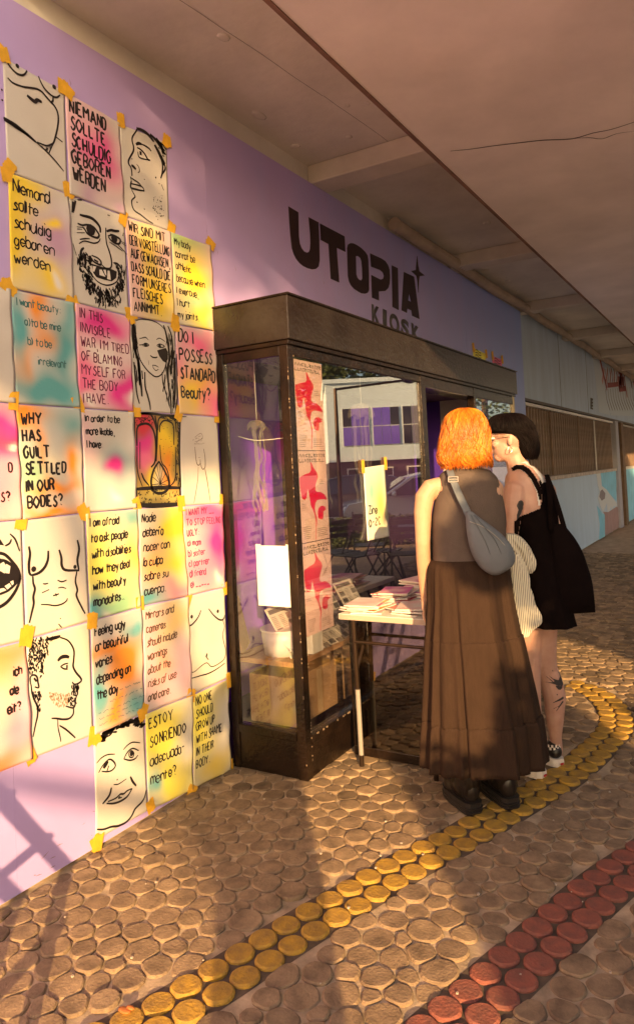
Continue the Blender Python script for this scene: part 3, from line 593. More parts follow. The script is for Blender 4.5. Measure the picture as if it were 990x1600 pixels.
# drawings: pen strokes read off the photograph, in pixels of enlarged crops (origin, scale), laid on the sheets
def drawing(c, r, label, org, sc_, strokes, wd=.006, fills=(), whites=(), ink=M_ink, blobs=(), base=PAPER, name='line_drawing', fillm=None):
    o, P = make_poster(c, r, label, list(blobs), seed=c * 3 + r + 40, warp=.0, base=base); POS[(c, r)] = (o, P)
    q = lambda x_, y_, yy: onwall(org[0] + x_ / sc_, org[1] + y_ / sc_, yy)
    bm = bmesh.new()
    for fpoly in fills:
        n_ = len(fpoly) // 2; pp = [q(fpoly[2 * i], fpoly[2 * i + 1], -.0038) for i in range(n_)]; poly_extrude(bm, pp, Vector((0, -.0002, 0)))
    for s in strokes:
        s = list(s); wk = 1.
        if isinstance(s[0], str): wk = float(s[0]); s = s[1:]
        pp = [q(s[i], s[i + 1], -.0046) for i in range(0, len(s), 2)]
        if len(pp) == 1:
            rr_ = wd * wk; poly_extrude(bm, [pp[0] + Vector((math.cos(a) * rr_, 0, math.sin(a) * rr_)) for a in [i * math.pi / 4 for i in range(8)]], Vector((0, -.0002, 0)))
        else: ribbon(bm, catmull(pp, 4), wd * wk, Vector((0, 1, 0)), .35)
    obj(name, bm, ink, o)
    if whites:
        for fpoly in whites:
            bm = bmesh.new(); pp = [q(fpoly[2 * i], fpoly[2 * i + 1], -.0049) for i in range(len(fpoly) // 2)]; poly_extrude(bm, pp, Vector((0, -.0002, 0)))
            obj('drawn_tooth', bm, bpy.data.materials['paper_white'] if 'paper_white' in bpy.data.materials else mat('paper_white', (.66, .61, .59, 1), .7), o)
    return o
def inpoly(x_, y_, pl):
    c = False; n_ = len(pl) // 2; j = n_ - 1
    for i in range(n_):
        xi, yi, xj, yj = pl[2 * i], pl[2 * i + 1], pl[2 * j], pl[2 * j + 1]
        if (yi > y_) != (yj > y_) and x_ < (xj - xi) * (y_ - yi) / (yj - yi) + xi: c = not c
        j = i
    return c
def hatch(pl, n_, L, ang, jit=.5, wk='.6', seed=1, holes=()):
    rn = random.Random(seed); xs, ys = pl[::2], pl[1::2]; out = []
    while len(out) < n_:
        a, b = rn.uniform(min(xs), max(xs)), rn.uniform(min(ys), max(ys))
        if not inpoly(a, b, pl) or any(inpoly(a, b, h) for h in holes): continue
        t = ang + rn.uniform(-jit, jit); l = L * rn.uniform(.5, 1.3)
        out.append((wk, a, b, a + math.cos(t) * l * .5 + rn.uniform(-4, 4), b + math.sin(t) * l * .5, a + math.cos(t) * l, b + math.sin(t) * l))
    return out
def stip(pl, n_, seed=1):
    rn = random.Random(seed); xs, ys = pl[::2], pl[1::2]; out = []
    while len(out) < n_:
        a, b = rn.uniform(min(xs), max(xs)), rn.uniform(min(ys), max(ys))
        if inpoly(a, b, pl): out.append((str(round(rn.uniform(.25, .5), 2)), a, b))
    return out
drawing(1, 0, 'white sheet with a bold line drawing of a round belly at the top left', (0, 80), 7.62, [
    (75, 100, 110, 165, 165, 230, 215, 270, 265, 285, 300, 270, 325, 230), ('1', 210, 175), (460, 295, 490, 370, 530, 440, 580, 495, 630, 535, 680, 548, 718, 522), ('1.1', 648, 425),
    (95, 315, 150, 370, 210, 400, 290, 425, 370, 435, 440, 448, 500, 480, 550, 540, 600, 595, 650, 650, 685, 720, 698, 800, 690, 900, 665, 1010, 640, 1090, 610, 1110, 560, 1125, 500, 1105, 440, 1080),
    (635, 545, 632, 590, 612, 608), ('1.8', 325, 525, 370, 565, 420, 600, 450, 580, 500, 605), ('1.6', 45, 790, 110, 830, 190, 880, 270, 945, 350, 1010, 430, 1080), ('1.2', 50, 815, 140, 870, 230, 930, 350, 1010),
    ('.8', 430, 1080, 500, 1140, 580, 1215, 680, 1325, 762, 1430), (670, 1020, 748, 1082), (632, 1105, 585, 1215), ('.5', 25, 460), ('.5', 30, 582)] + hatch((500, 1120, 620, 1120, 585, 1210), 16, 30, 1.2, wk='.3'), wd=.0085)
drawing(3, 0, 'white sheet with a drawn face in profile looking left with stubble on the neck', (180, 180), 8.42, [
    ('1.3', 290, 155, 280, 205, 230, 280, 225, 340, 245, 420, 238, 480, 205, 540, 178, 595, 180, 640, 210, 690, 222, 760, 222, 800), ('2.2', 275, 385, 310, 370, 350, 380), ('1.2', 350, 380, 400, 405, 450, 440, 475, 475),
    ('1.4', 290, 425, 340, 455, 390, 510, 430, 580, 460, 592), (300, 480, 310, 540, 340, 565, 430, 588), ('3', 335, 475, 337, 525), ('2.2', 215, 655, 245, 680, 275, 712), ('.7', 285, 645, 315, 690, 320, 740, 300, 755),
    (200, 805, 215, 860), (200, 815, 250, 850, 310, 890, 360, 950), ('1.4', 215, 865, 205, 910, 210, 955, 260, 970, 320, 985, 385, 995), (215, 900, 300, 920, 360, 945, 385, 995), (215, 975, 250, 1040, 262, 1075, 225, 1110, 218, 1150, 235, 1220, 270, 1265, 340, 1310, 420, 1375, 500, 1425),
    ('2.4', 290, 175, 340, 190, 400, 225, 450, 270, 510, 350), ('2.6', 460, 250, 540, 330, 600, 420, 640, 500), ('3', 520, 390, 570, 480, 610, 570, 650, 660), ('2', 540, 300, 610, 400, 650, 520), ('1.5', 600, 560, 625, 660, 620, 760, 600, 830), ('1.4', 640, 620, 660, 700, 625, 770), ('1', 610, 910, 640, 990),
    ('.7', 535, 820), ('.5', 580, 900), ('.4', 385, 845), ('.5', 222, 575), ('.6', 290, 1145), ('.5', 385, 1235)] + stip((470, 1070, 640, 1050, 640, 1390, 510, 1390), 46) + hatch((480, 270, 640, 380, 650, 640, 600, 560, 520, 390), 24, 70, 1.0, .25, '1'), wd=.0065)
beard = (150, 830, 190, 1000, 230, 1150, 300, 1260, 400, 1360, 500, 1410, 600, 1410, 670, 1400, 690, 1280, 710, 1150, 730, 1000, 690, 940, 600, 900, 640, 1030, 650, 1120, 600, 1200, 500, 1215, 400, 1180, 330, 1090, 310, 960, 330, 830, 240, 770)
drawing(2, 1, 'white sheet with a drawn grinning bearded face and gapped teeth', (100, 290), 7.617, [
    ('2.2', 190, 345, 240, 360, 300, 375, 350, 400, 400, 450, 430, 500, 435, 560), ('2', 510, 545, 560, 530, 610, 540, 660, 540), ('1.6', 165, 450, 220, 470, 280, 465, 350, 490, 400, 550, 420, 590, 400, 620, 340, 605, 280, 570, 250, 520, 220, 490), ('4', 320, 525), ('1', 290, 500, 350, 500, 360, 550, 310, 560, 290, 500),
    ('.7', 155, 490, 215, 495), ('.7', 160, 515, 220, 520), ('.7', 155, 560, 250, 560), ('1', 190, 640, 250, 630, 310, 632), (180, 690, 240, 660, 300, 670, 360, 685, 410, 670, 435, 630),
    ('1.6', 525, 600, 570, 590, 620, 610, 670, 640, 660, 690, 610, 685, 560, 650, 530, 610), ('3', 600, 632), ('.9', 550, 575, 600, 590, 660, 620), ('.7', 680, 660, 730, 690), ('.7', 690, 680, 740, 720), ('.8', 640, 700, 700, 760, 750, 820), ('.8', 540, 670, 620, 720, 700, 780),
    ('1.3', 500, 500, 500, 600, 510, 690, 540, 780, 560, 850, 570, 930, 555, 980, 510, 985, 480, 970, 450, 940), ('1.4', 330, 830, 400, 860, 440, 900, 440, 940, 400, 930, 350, 900, 330, 860), ('2', 360, 880, 410, 910), ('1.8', 240, 740, 210, 770, 195, 830),
    ('1.2', 330, 935, 400, 960, 480, 985, 560, 1000, 630, 1030), (340, 1070, 400, 1140, 480, 1180, 560, 1180, 630, 1140, 650, 1080), ('1.4', 590, 920, 640, 930, 690, 1000, 690, 1040), ('3', 110, 190, 105, 320), ('2.4', 140, 180, 115, 300), ('1.5', 165, 170, 215, 170), ('1', 745, 960, 720, 1080), ('.8', 110, 690, 150, 830), ('1.2', 520, 348, 548, 358), ('1', 700, 600, 710, 560)] +
    hatch(beard, 330, 60, 1.4, .45, '1', seed=5), wd=.0060, fills=[(335, 940, 480, 985, 560, 1000, 630, 1030, 622, 1100, 570, 1140, 480, 1120, 390, 1090, 350, 1040)],
    whites=[(345, 955, 385, 965, 360, 1030, 345, 1010), (425, 1000, 450, 1000, 495, 1085, 425, 1065), (470, 1000, 500, 1003, 508, 1070, 492, 1060), (522, 1010, 545, 1015, 560, 1125, 515, 1110)])
drawing(3, 2, 'white sheet with a drawn long haired face wearing a black patch under one eye', (195, 480), 8.889, [
    ('1.3', 150, 250, 160, 450, 185, 620, 220, 740, 300, 860, 370, 930, 430, 965, 490, 950, 540, 890, 570, 800, 600, 650), ('.8', 150, 190, 230, 165, 330, 175, 430, 205, 510, 260, 560, 330, 580, 450, 600, 560), ('.8', 205, 435, 250, 425, 290, 418, 330, 455), ('.8', 440, 450, 480, 430, 530, 455, 560, 480),
    ('1', 200, 525, 250, 520, 290, 500, 335, 525, 290, 545, 250, 530), ('2', 290, 522), ('1', 445, 530, 490, 510, 555, 545, 490, 560, 450, 535), ('1.8', 487, 540), ('1.4', 355, 670, 390, 695, 430, 700, 455, 690), ('.7', 385, 805, 430, 810, 470, 835), ('.7', 390, 830, 430, 880, 470, 860), ('.7', 385, 805, 400, 850), ('.5', 330, 740, 335, 800),
    ('1.8', 70, 240, 120, 160, 150, 140), ('3', 110, 200, 110, 400, 150, 620, 190, 750, 200, 900, 230, 1100, 240, 1240), ('1.2', 60, 250, 65, 450, 75, 650, 90, 850, 105, 1060), ('2.5', 130, 180, 130, 450, 165, 650), ('2', 130, 760, 150, 1000, 170, 1200, 205, 1340), ('2', 240, 880, 250, 1000), ('2', 280, 900, 285, 1100, 320, 1230, 350, 1350, 358, 1430), ('3.5', 185, 700, 200, 850, 215, 1000),
    ('2.5', 540, 250, 570, 350, 600, 500, 620, 700, 600, 900, 610, 1100, 640, 1300, 645, 1480), ('2', 600, 260, 650, 400, 665, 600, 660, 800), ('2.8', 690, 600, 670, 720), ('3', 700, 700, 690, 900, 700, 1100, 680, 1400), ('1.5', 720, 650, 730, 900, 735, 1200, 715, 1420), ('1.4', 520, 900, 530, 1050, 570, 1180, 620, 1380), ('2', 650, 1000, 680, 1200)] +
    hatch((90, 180, 140, 170, 165, 640, 215, 1000, 140, 900), 26, 160, 1.45, .1, '1.1') + hatch((560, 260, 640, 300, 720, 700, 720, 1300, 640, 1400, 560, 1100, 540, 900, 610, 600), 60, 170, 1.6, .12, '.9', 6), wd=.0050, fills=[(450, 600, 570, 565, 600, 620, 600, 720, 570, 770, 530, 750, 480, 680)])
o = drawing(3, 3, 'dark framed drawing in red, orange and olive with two tall rounded shapes', (200, 630), 6.6, [
    ('3.5', 65, 130, 62, 500, 80, 870), ('3', 540, 120, 530, 500, 545, 870), ('2.5', 65, 135, 120, 108, 240, 108, 400, 125, 540, 130), ('2.5', 95, 440, 95, 260, 150, 215, 220, 220, 270, 300, 290, 450, 280, 600, 240, 660), ('2', 65, 150, 120, 110, 230, 115, 270, 180, 300, 300), ('1.5', 125, 400, 125, 680), ('2', 140, 720, 170, 790, 220, 850), ('1.5', 95, 450, 100, 700, 150, 860),
    ('2', 330, 300, 330, 230, 370, 180, 430, 190, 470, 240, 475, 430), ('2', 310, 280, 320, 160, 400, 130, 480, 160, 500, 300), ('1.5', 330, 430, 345, 600, 400, 680, 430, 800, 430, 880), ('1.8', 490, 450, 495, 700, 480, 800, 430, 860), ('3', 320, 600, 270, 680, 240, 800, 260, 900, 330, 930, 400, 900, 425, 820, 380, 700, 320, 600),
    ('4', 85, 885, 300, 872, 540, 872), ('5', 95, 1050, 300, 1055, 535, 1040), ('4', 88, 880, 92, 1050), ('4', 538, 872, 540, 1040), ('3', 290, 600, 300, 300, 280, 130)] +
    [('1', 335, 830, a, b) for a, b in ((270, 680), (300, 640), (330, 610), (360, 660), (390, 720), (415, 790), (420, 850), (380, 900), (330, 925), (280, 900), (250, 840), (255, 760))] +
    hatch((110, 900, 520, 900, 520, 1030, 110, 1040), 70, 26, 0, 3.1, '.8') + hatch((80, 130, 260, 130, 260, 210, 80, 230), 40, 24, 0, 3.1, '.8', 2) + hatch((500, 180, 530, 180, 530, 850, 500, 850), 40, 40, 1.5, .3, '1', 3) + hatch((480, 100, 540, 140, 480, 180, 320, 150), 18, 60, .3, .5, '1', 8) + stip((340, 200, 470, 200, 480, 800, 400, 650, 340, 560), 30, 4), wd=.0044,
    base=(.28, .21, .07), blobs=[(.25, .32, .20, .20, 'm', 1), (.28, .5, .16, .16, 'k', 1), (.68, .3, .17, .25, 'y', 1), (.68, .55, .14, .2, 'o', .85), (.3, .72, .16, .12, 'y', 1), (.2, .08, .2, .06, 'r', 1), (.5, .74, .16, .12, 'c', .6), (.6, .9, .5, .06, 'v', .8), (.75, .75, .12, .1, 'o', .6)])
drawing(4, 3, 'nearly blank pale sheet with a faint pencil sketch of a raised hand', (200, 630), 6.6, [(690, 450, 705, 600, 725, 640, 745, 620, 745, 580), (780, 470, 795, 560, 795, 660, 770, 680, 755, 650, 750, 620), ('.8', 725, 660, 720, 780, 700, 920, 680, 1030), ('1.2', 795, 680, 820, 820, 850, 1020), ('.5', 690, 350, 750, 310, 770, 350, 740, 380, 690, 400), ('.4', 680, 420, 770, 420), ('.5', 725, 560, 745, 560)] + hatch((680, 320, 780, 310, 780, 420, 680, 430), 14, 22, 0, 3.1, '.35'), wd=.0042, ink=M_inkp['b'], blobs=[(.3, .2, .4, .2, 'a', .5), (.8, .8, .3, .2, 'c', .5)])
drawing(0, 4, 'sheet with a drawn open mouth full of crooked teeth at the left', (0, 790), 6.6, [
    ('1', 55, 415, 100, 390, 120, 345), ('1', 105, 290, 160, 350, 205, 470), ('1.6', -120, 510, -60, 490, 0, 490, 60, 510, 130, 580, 190, 660, 215, 740), ('1.8', -140, 1030, -60, 1060, 0, 1045, 80, 990, 150, 900, 190, 820, 215, 740), ('1.2', 5, 580, 60, 575), ('1.4', -60, 520, 0, 555, 60, 570, 130, 620, 180, 690, 205, 745, 150, 820, 80, 880, 0, 915)], wd=.0070,
    fills=[(0, 340, 45, 410, 0, 405, -30, 380), (-200, 640, -120, 560, -30, 545, 60, 570, 130, 620, 180, 690, 205, 745, 150, 820, 80, 880, 0, 915, -100, 900, -190, 800)], whites=[(5, 600, 40, 580, 65, 620, 50, 700, 0, 670), (66, 600, 110, 625, 100, 700, 55, 695), (50, 830, 100, 800, 120, 830, 80, 865), (108, 785, 140, 770, 145, 805, 128, 822), (-70, 590, -10, 580, -10, 670, -60, 680), (-10, 860, 40, 850, 70, 872, 0, 900)])
drawing(1, 4, 'sheet with a thick line drawing of a chest and folded belly', (0, 790), 6.6, [
    ('1.6', 300, 420, 312, 500, 300, 600, 305, 690, 325, 720), ('1.7', 325, 720, 400, 695, 460, 640, 495, 560, 500, 465), ('1.6', 350, 655), ('1.2', 775, 632), ('1.7', 612, 455, 635, 540, 640, 620, 680, 665, 820, 668), ('1.6', 800, 355, 818, 450, 800, 560, 815, 660),
    ('1.4', 340, 730, 345, 800, 362, 860, 345, 940, 350, 1010, 330, 1100, 305, 1210), ('1.3', 795, 680, 780, 780, 800, 870, 790, 930, 840, 1040, 880, 1115), ('.8', 445, 805, 470, 808, 500, 800), ('.8', 435, 900, 510, 865), ('.9', 595, 770, 640, 785, 690, 768), ('.7', 600, 850, 640, 842, 685, 855), ('1.2', 550, 930, 610, 910), ('1', 575, 905, 585, 935),
    ('.9', 425, 1020, 500, 1022, 570, 1032, 640, 1015, 685, 985, 698, 955), ('1', 605, 1220, 640, 1258), ('.4', 590, 1275), ('.4', 625, 1165)], wd=.0068, blobs=[(.45, .25, .3, .2, 'a', .35), (.5, .6, .3, .2, 'a', .2), (.5, .9, .5, .2, 'c', .4)])
drawing(1, 5, 'sheet with a drawn bearded man in profile facing right with cropped hair', (30, 970), 7.27, [
    ('1.5', 470, 190, 550, 220, 600, 280, 625, 350, 620, 450, 615, 520, 650, 590, 700, 650, 705, 685, 665, 715, 625, 720, 605, 695), ('1.2', 665, 720, 680, 770, 650, 790, 665, 815, 655, 850, 610, 840), ('1.3', 655, 850, 640, 900, 635, 960, 610, 990, 530, 968), ('1.4', 620, 990, 615, 1060, 570, 1110, 500, 1120, 430, 1110, 370, 1108),
    ('2.6', 440, 455, 480, 415, 530, 405, 570, 415), ('1.1', 470, 520, 510, 495, 560, 480), ('1.1', 470, 520, 510, 545, 555, 550), ('2', 545, 500, 545, 540), ('2.2', 620, 730, 625, 800), ('1.6', 600, 860, 570, 920), ('2.4', 640, 745, 662, 775), ('1.2', 130, 720, 130, 640, 170, 615, 205, 640, 215, 700, 225, 760, 180, 750), ('2', 170, 650, 200, 690),
    ('1.3', 135, 720, 150, 830, 180, 910, 210, 980, 210, 1080, 185, 1190, 160, 1320), ('.8', 440, 1120, 445, 1220, 465, 1310, 475, 1375), ('1.2', 460, 1190, 540, 1240, 640, 1330), ('2.5', 330, 210, 400, 195, 470, 175)] +
    hatch((150, 190, 330, 170, 460, 160, 420, 200, 320, 210, 330, 360, 280, 430, 270, 640, 230, 620, 200, 560, 120, 590, 100, 420, 115, 300), 210, 34, 1.5, .5, '.85', 3) + hatch((150, 800, 240, 790, 240, 1030, 190, 940), 40, 34, 1.5, .3, '.8', 5) + hatch((595, 730, 665, 730, 665, 790, 600, 830), 24, 34, 1.5, .3, '.8', 5) + hatch((560, 860, 640, 860, 640, 960, 570, 960), 30, 26, 1.5, .6, '.7', 9), wd=.0056, blobs=[(.5, .15, .6, .2, 'c', .5), (.9, .6, .2, .2, 'a', .3), (.5, .85, .3, .15, 'a', .3)])
o, _ = POS[(1, 5)]; bm = bmesh.new()
for s in hatch((320, 800, 600, 820, 560, 950, 450, 970, 370, 910), 130, 22, 1.5, .3, '.6', 13):
    ribbon(bm, [onwall(30 + s[i] / 7.27, 970 + s[i + 1] / 7.27, -.0045) for i in (1, 3, 5)], .0026, Vector((0, 1, 0)))
obj('beard_hatching', bm, mat('ochre_pencil', (.36, .24, .14, 1), .7), o)
drawing(2, 6, 'cream sheet in the bottom row with a drawn smiling wide eyed face', (140, 1100), 7.27, [
    ('1.6', 85, 1425, 160, 1425, 250, 1395, 330, 1385, 420, 1340, 480, 1270, 520, 1190, 590, 1120, 625, 1060, 645, 980), ('1.8', 250, 950, 225, 1040, 150, 1135), ('1.5', 195, 1130, 270, 1130, 350, 1105, 430, 1050, 485, 960), ('1.3', 485, 960, 430, 985, 390, 1020, 350, 1025, 300, 1070, 210, 1110), ('1', 350, 1045, 330, 1070, 370, 1060),
    ('1.8', 465, 825, 490, 880, 530, 930), ('.8', 275, 915, 330, 910, 420, 850), ('.6', 315, 860), ('1.2', 105, 780, 150, 700, 220, 630, 270, 650, 295, 700, 260, 750, 200, 770, 140, 765), ('3', 160, 730, 185, 690, 210, 650), ('1.4', 200, 760, 220, 700), ('1.2', 390, 625, 430, 550, 490, 505, 560, 530), ('1.2', 390, 625, 460, 640, 520, 620, 550, 580),
    ('1', 445, 560, 475, 530, 505, 560, 490, 605, 455, 600, 445, 560), ('2', 480, 562), ('1', 80, 675, 140, 610, 210, 575, 290, 570), ('1', 385, 520, 430, 470, 490, 435, 575, 440)] + hatch((60, 450, 150, 320, 300, 240, 520, 160, 620, 290, 560, 270, 450, 240, 300, 300, 150, 420), 95, 60, -.45, .4, '1.5', 6), wd=.0056, base=(.66, .61, .55))
drawing(4, 5, 'sheet with a fine line drawing of a chest and navel next to the kiosk post', (285, 900), 8.889, [
    ('1.6', 260, 475, 220, 570, 150, 660, 95, 690, 65, 650, 50, 430), ('1.6', 365, 455, 430, 540, 500, 600, 550, 610, 580, 580, 590, 540), ('1.8', 130, 565), ('1.8', 492, 490), ('1', 560, 615, 585, 700, 560, 800, 570, 900, 600, 1020, 590, 1130, 530, 1200, 410, 1260, 340, 1205, 250, 1260, 170, 1330, 105, 1338),
    ('1.3', 130, 1420, 250, 1385, 370, 1350, 480, 1290, 590, 1210), ('1.3', 320, 1130, 345, 1075, 340, 1130, 365, 1165)], wd=.0050, blobs=[(.4, .3, .4, .12, 'a', .45), (.5, .8, .6, .25, 'c', .5)])

# yellow tape: bits at the corners, each a part of the sheet it holds
rnt = random.Random(21)
def tape(sheet, x_, z_, w_, h_, ang, dy):
    bm = bmesh.new(); n_ = 7; top = [(-w_ / 2 + w_ * i / n_ + rnt.uniform(-.002, .002), h_ / 2 + rnt.uniform(-.004, .004)) for i in range(n_ + 1)]; bot = [(w_ / 2 - w_ * i / n_, -h_ / 2 + rnt.uniform(-.004, .004)) for i in range(n_ + 1)]
    ca, sa = math.cos(ang), math.sin(ang)
    poly_extrude(bm, [Vector((x_ + a_ * ca - b_ * sa, -.0068 - dy, z_ + a_ * sa + b_ * ca)) for a_, b_ in top + bot], Vector((0, -.0005, 0)))
    obj('tape', bm, M_tape, sheet)
for (v_, r_), (x_, z_) in GP.items():
    c_ = None
    for cc, rc in ((v_ - 1, r_), (v_, r_), (v_, r_ - 1), (v_ - 1, r_ - 1)):
        if (cc, rc) in POS: c_ = POS[(cc, rc)][0]; break
    if c_ is None: continue
    for k in range(2 if rnt.random() < .75 else 1):
        tape(c_, x_ + rnt.uniform(-.012, .012), z_ + rnt.uniform(-.015, .02), rnt.uniform(.036, .052), rnt.uniform(.048, .075), rnt.uniform(-.5, .5) + (1.2 if k and rnt.random() < .5 else 0), .0006 * k)

# ------------------------------------------------------------------ the name on the wall
sign = thing('kiosk_lettering', 'dark maroon words UTOPIA KIOSK with a four pointed star on the lilac wall', 'sign', (4.5, 0, 2.7))
M_mar = mat('dark_maroon_vinyl', (.022, .006, .010, 1), .45); M_gry = mat('dull_grey_vinyl', (.085, .080, .095, 1), .4, var=.3, vscale=12)
def sx(px, py): return onwall(440 + px / 4.125, 310 + py / 4.126, -.0)
LET = [[(42, 52), (105, 90), (108, 240), (114, 290), (125, 320), (142, 342), (160, 350), (175, 345), (182, 325), (184, 290), (182, 230), (172, 122), (235, 155), (240, 280), (242, 400), (235, 440), (218, 455), (195, 458), (165, 450), (135, 435), (112, 415), (92, 390), (76, 358), (64, 320), (55, 240), (48, 150)],
    [(245, 162), (402, 245), (408, 345), (352, 318), (368, 542), (315, 518), (300, 295), (250, 268)],
    [(420, 320), (426, 298), (440, 289), (458, 290), (480, 300), (510, 320), (535, 345), (550, 368), (555, 395), (559, 490), (560, 590), (552, 608), (535, 615), (512, 612), (490, 600), (465, 584), (445, 562), (432, 535), (425, 500), (422, 410)],
    [(568, 355), (640, 388), (665, 405), (682, 430), (692, 460), (695, 510), (692, 550), (684, 578), (665, 597), (622, 600), (624, 658), (580, 640), (575, 494), (634, 524), (652, 518), (657, 500), (650, 478), (632, 462), (574, 440)],
    [(707, 432), (745, 450), (751, 720), (712, 700)],
    [(785, 475), (850, 505), (885, 778), (838, 757), (833, 722), (806, 710), (803, 738), (770, 722)]]
HOL = {2: [[(475, 372), (490, 372), (505, 385), (512, 405), (516, 450), (518, 515), (510, 530), (497, 525), (485, 512), (478, 490)]], 5: [[(818, 612), (832, 668), (811, 658)]]}
for i, L_ in enumerate(LET):
    bm = bmesh.new(); poly_extrude(bm, [sx(*p) for p in L_], Vector((0, -.003, 0)), [[sx(*p) for p in h] for h in HOL.get(i, [])]); obj('letter', bm, M_mar, sign)
bm = bmesh.new(); poly_extrude(bm, [sx(*p) for p in ((870, 372), (876, 430), (884, 470), (918, 497), (885, 502), (881, 530), (878, 608), (872, 530), (866, 500), (832, 468), (862, 462))], Vector((0, -.003, 0))); obj('star', bm, M_mar, sign)
kx = [577, 652, 690, 762, 833]
for i, ch in enumerate('KIOSK'):
    cu = bpy.data.curves.new('t', 'FONT'); cu.body = ch; cu.size = 1; cu.offset = .045; to = bpy.data.objects.new('t', cu); COL.objects.link(to)
    dg = bpy.context.evaluated_depsgraph_get(); me = bpy.data.meshes.new_from_object(to.evaluated_get(dg)); bpy.data.objects.remove(to)
    xs = [v.co.x for v in me.vertices]; ys = [v.co.y for v in me.vertices]
    tl = [(577, 680), (648, 712), (690, 728), (765, 768), (832, 800)][i]; tr = [(628, 704), (672, 722), (752, 765), (815, 795), (882, 835)][i]; bl = [(580, 798), (650, 826), (694, 852), (768, 880), (838, 908)][i]
    a, b, c = sx(*tl), sx(*tr), sx(*bl)
    for v in me.vertices:
        u = (v.co.x - min(xs)) / max(1e-6, max(xs) - min(xs)); t = 1 - (v.co.y - min(ys)) / (max(ys) - min(ys))
        p = a + (b - a) * u + (c - a) * t; v.co = (p.x, -.0012, p.z)
    me.name = 'letter'; bmx = bmesh.new(); bmx.from_mesh(me)
    ex = bmesh.ops.extrude_face_region(bmx, geom=bmx.faces[:]); bmesh.ops.translate(bmx, vec=(0, -.002, 0), verts=[v for v in ex['geom'] if isinstance(v, bmesh.types.BMVert)])
    bmesh.ops.recalc_face_normals(bmx, faces=bmx.faces); obj('letter', bmx, M_gry, sign)
# two small taped cards above the kiosk roof
for (q, lab, blobs) in ((((738, 543), (758, 553), (757, 572), (739, 565)), 'small yellow card taped above the far end of the kiosk roof', 'Y'), (((768, 556), (783, 562), (783, 582), (769, 575)), 'small pink card taped above the far end of the kiosk roof', 'k')):
    bm = bmesh.new(); poly_extrude(bm, [onwall(*p, -.002) for p in q], Vector((0, -.002, 0)))
    o = tag(obj('card', bm, mat('card_' + ('yellow' if blobs == 'Y' else 'pink'), C_[blobs] + (1,), .7, var=.25, vscale=9)), lab, 'card')
    bm = bmesh.new()
    for k in range(4):
        a = onwall(q[0][0] + 4, q[0][1] + 4 + k * 4, -.0045); b = onwall(q[0][0] + 13, q[0][1] + 8 + k * 4, -.0045); ribbon(bm, catmull([a, a.lerp(b, .3) + Vector((0, 0, .01)), a.lerp(b, .7) - Vector((0, 0, .01)), b], 3), .010, Vector((0, 1, 0)))
    obj('scribble', bm, M_ink, o)
    for (px_, py_) in (q[0], q[1]):
        p = onwall(px_, py_); tape(o, p.x, p.z, .07, .09, .2, 0)
# ------------------------------------------------------------------ the kiosk
KX0, KX1, KY = 2.82, 6.65, -.43
ks = thing('kiosk', 'dark bronze framed glass kiosk projecting from the lilac wall under the name', 'kiosk', (4.7, -.2, 0))
def kp(name, x0, x1, y0, y1, z0, z1, m=M_metal, bev=.004): return obj(name, bx(x0, x1, y0, y1, z0, z1, bevel=bev), m, ks)
kp('fascia', KX0 - .015, KX1 + .03, KY - .022, -.001, 2.055, 2.262, M_fascia, .006)
kp('roof_sheet', KX0 - .022, KX1 + .038, KY - .03, -.001, 2.2625, 2.272, M_metal, .002)
kp('fascia_lip', KX0 - .005, KX1 + .012, KY - .010, -.002, 2.033, 2.054)
# corner and frames
kp('corner_post', KX0, KX0 + .05, KY, KY + .05, .0, 2.032)
kp('wall_post', KX0, KX0 + .035, -.045, -.002, .0, 2.032)
kp('base_panel', KX0 + .006, KX0 + .03, KY + .051, -.046, .0, .175, M_metal, .003)
kp('base_panel', KX0 + .051, 4.42, KY + .006, KY + .03, .0, .155, M_metal, .003)
kp('sill_rail', KX0 - .006, KX0 + .045, KY + .051, -.046, .1755, .215)
kp('sill_rail', KX0 + .051, 4.42, KY - .008, KY + .045, .1555, .200)
kp('head_rail', KX0 + .004, KX0 + .04, KY + .051, -.046, 1.985, 2.032)
kp('head_rail', KX0 + .051, 4.42, KY + .004, KY + .04, 1.985, 2.032)
kp('mullion', 4.42, 4.50, KY, KY + .06, .0, 2.032)
kp('mullion', 5.50, 5.545, KY, KY + .06, .0, 2.032)
kp('head_rail', 4.501, 5.499, KY + .004, KY + .04, 1.96, 2.032)
kp('head_rail', 5.546, 6.60, KY + .004, KY + .04, 1.96, 2.032)
kp('sill_rail', 4.501, 5.499, KY + .004, KY + .04, .60, .64)
kp('base_panel', 4.501, 6.60, KY + .006, KY + .03, .0, .599)
kp('end_post', 6.60, 6.65, KY, KY + .05, .0, 2.032, mat('cream_frame', (.62, .50, .30, 1), .5))
obj('glass_pane', bx(KX0 + .016, KX0 + .020, KY + .051, -.046, .2155, 1.9845), glass_mat('side_glass', (.97, .97, .98, 1), .12), ks)
obj('glass_pane', bx(KX0 + .051, 4.419, KY + .016, KY + .020, .2005, 1.9845), M_glass, ks)
obj('glass_pane', bx(5.546, 6.599, KY + .016, KY + .020, .6005, 1.959), M_glass, ks)
obj('glass_pane', bx(6.62, 6.624, KY + .051, -.01, .1, 2.03), M_glass, ks)
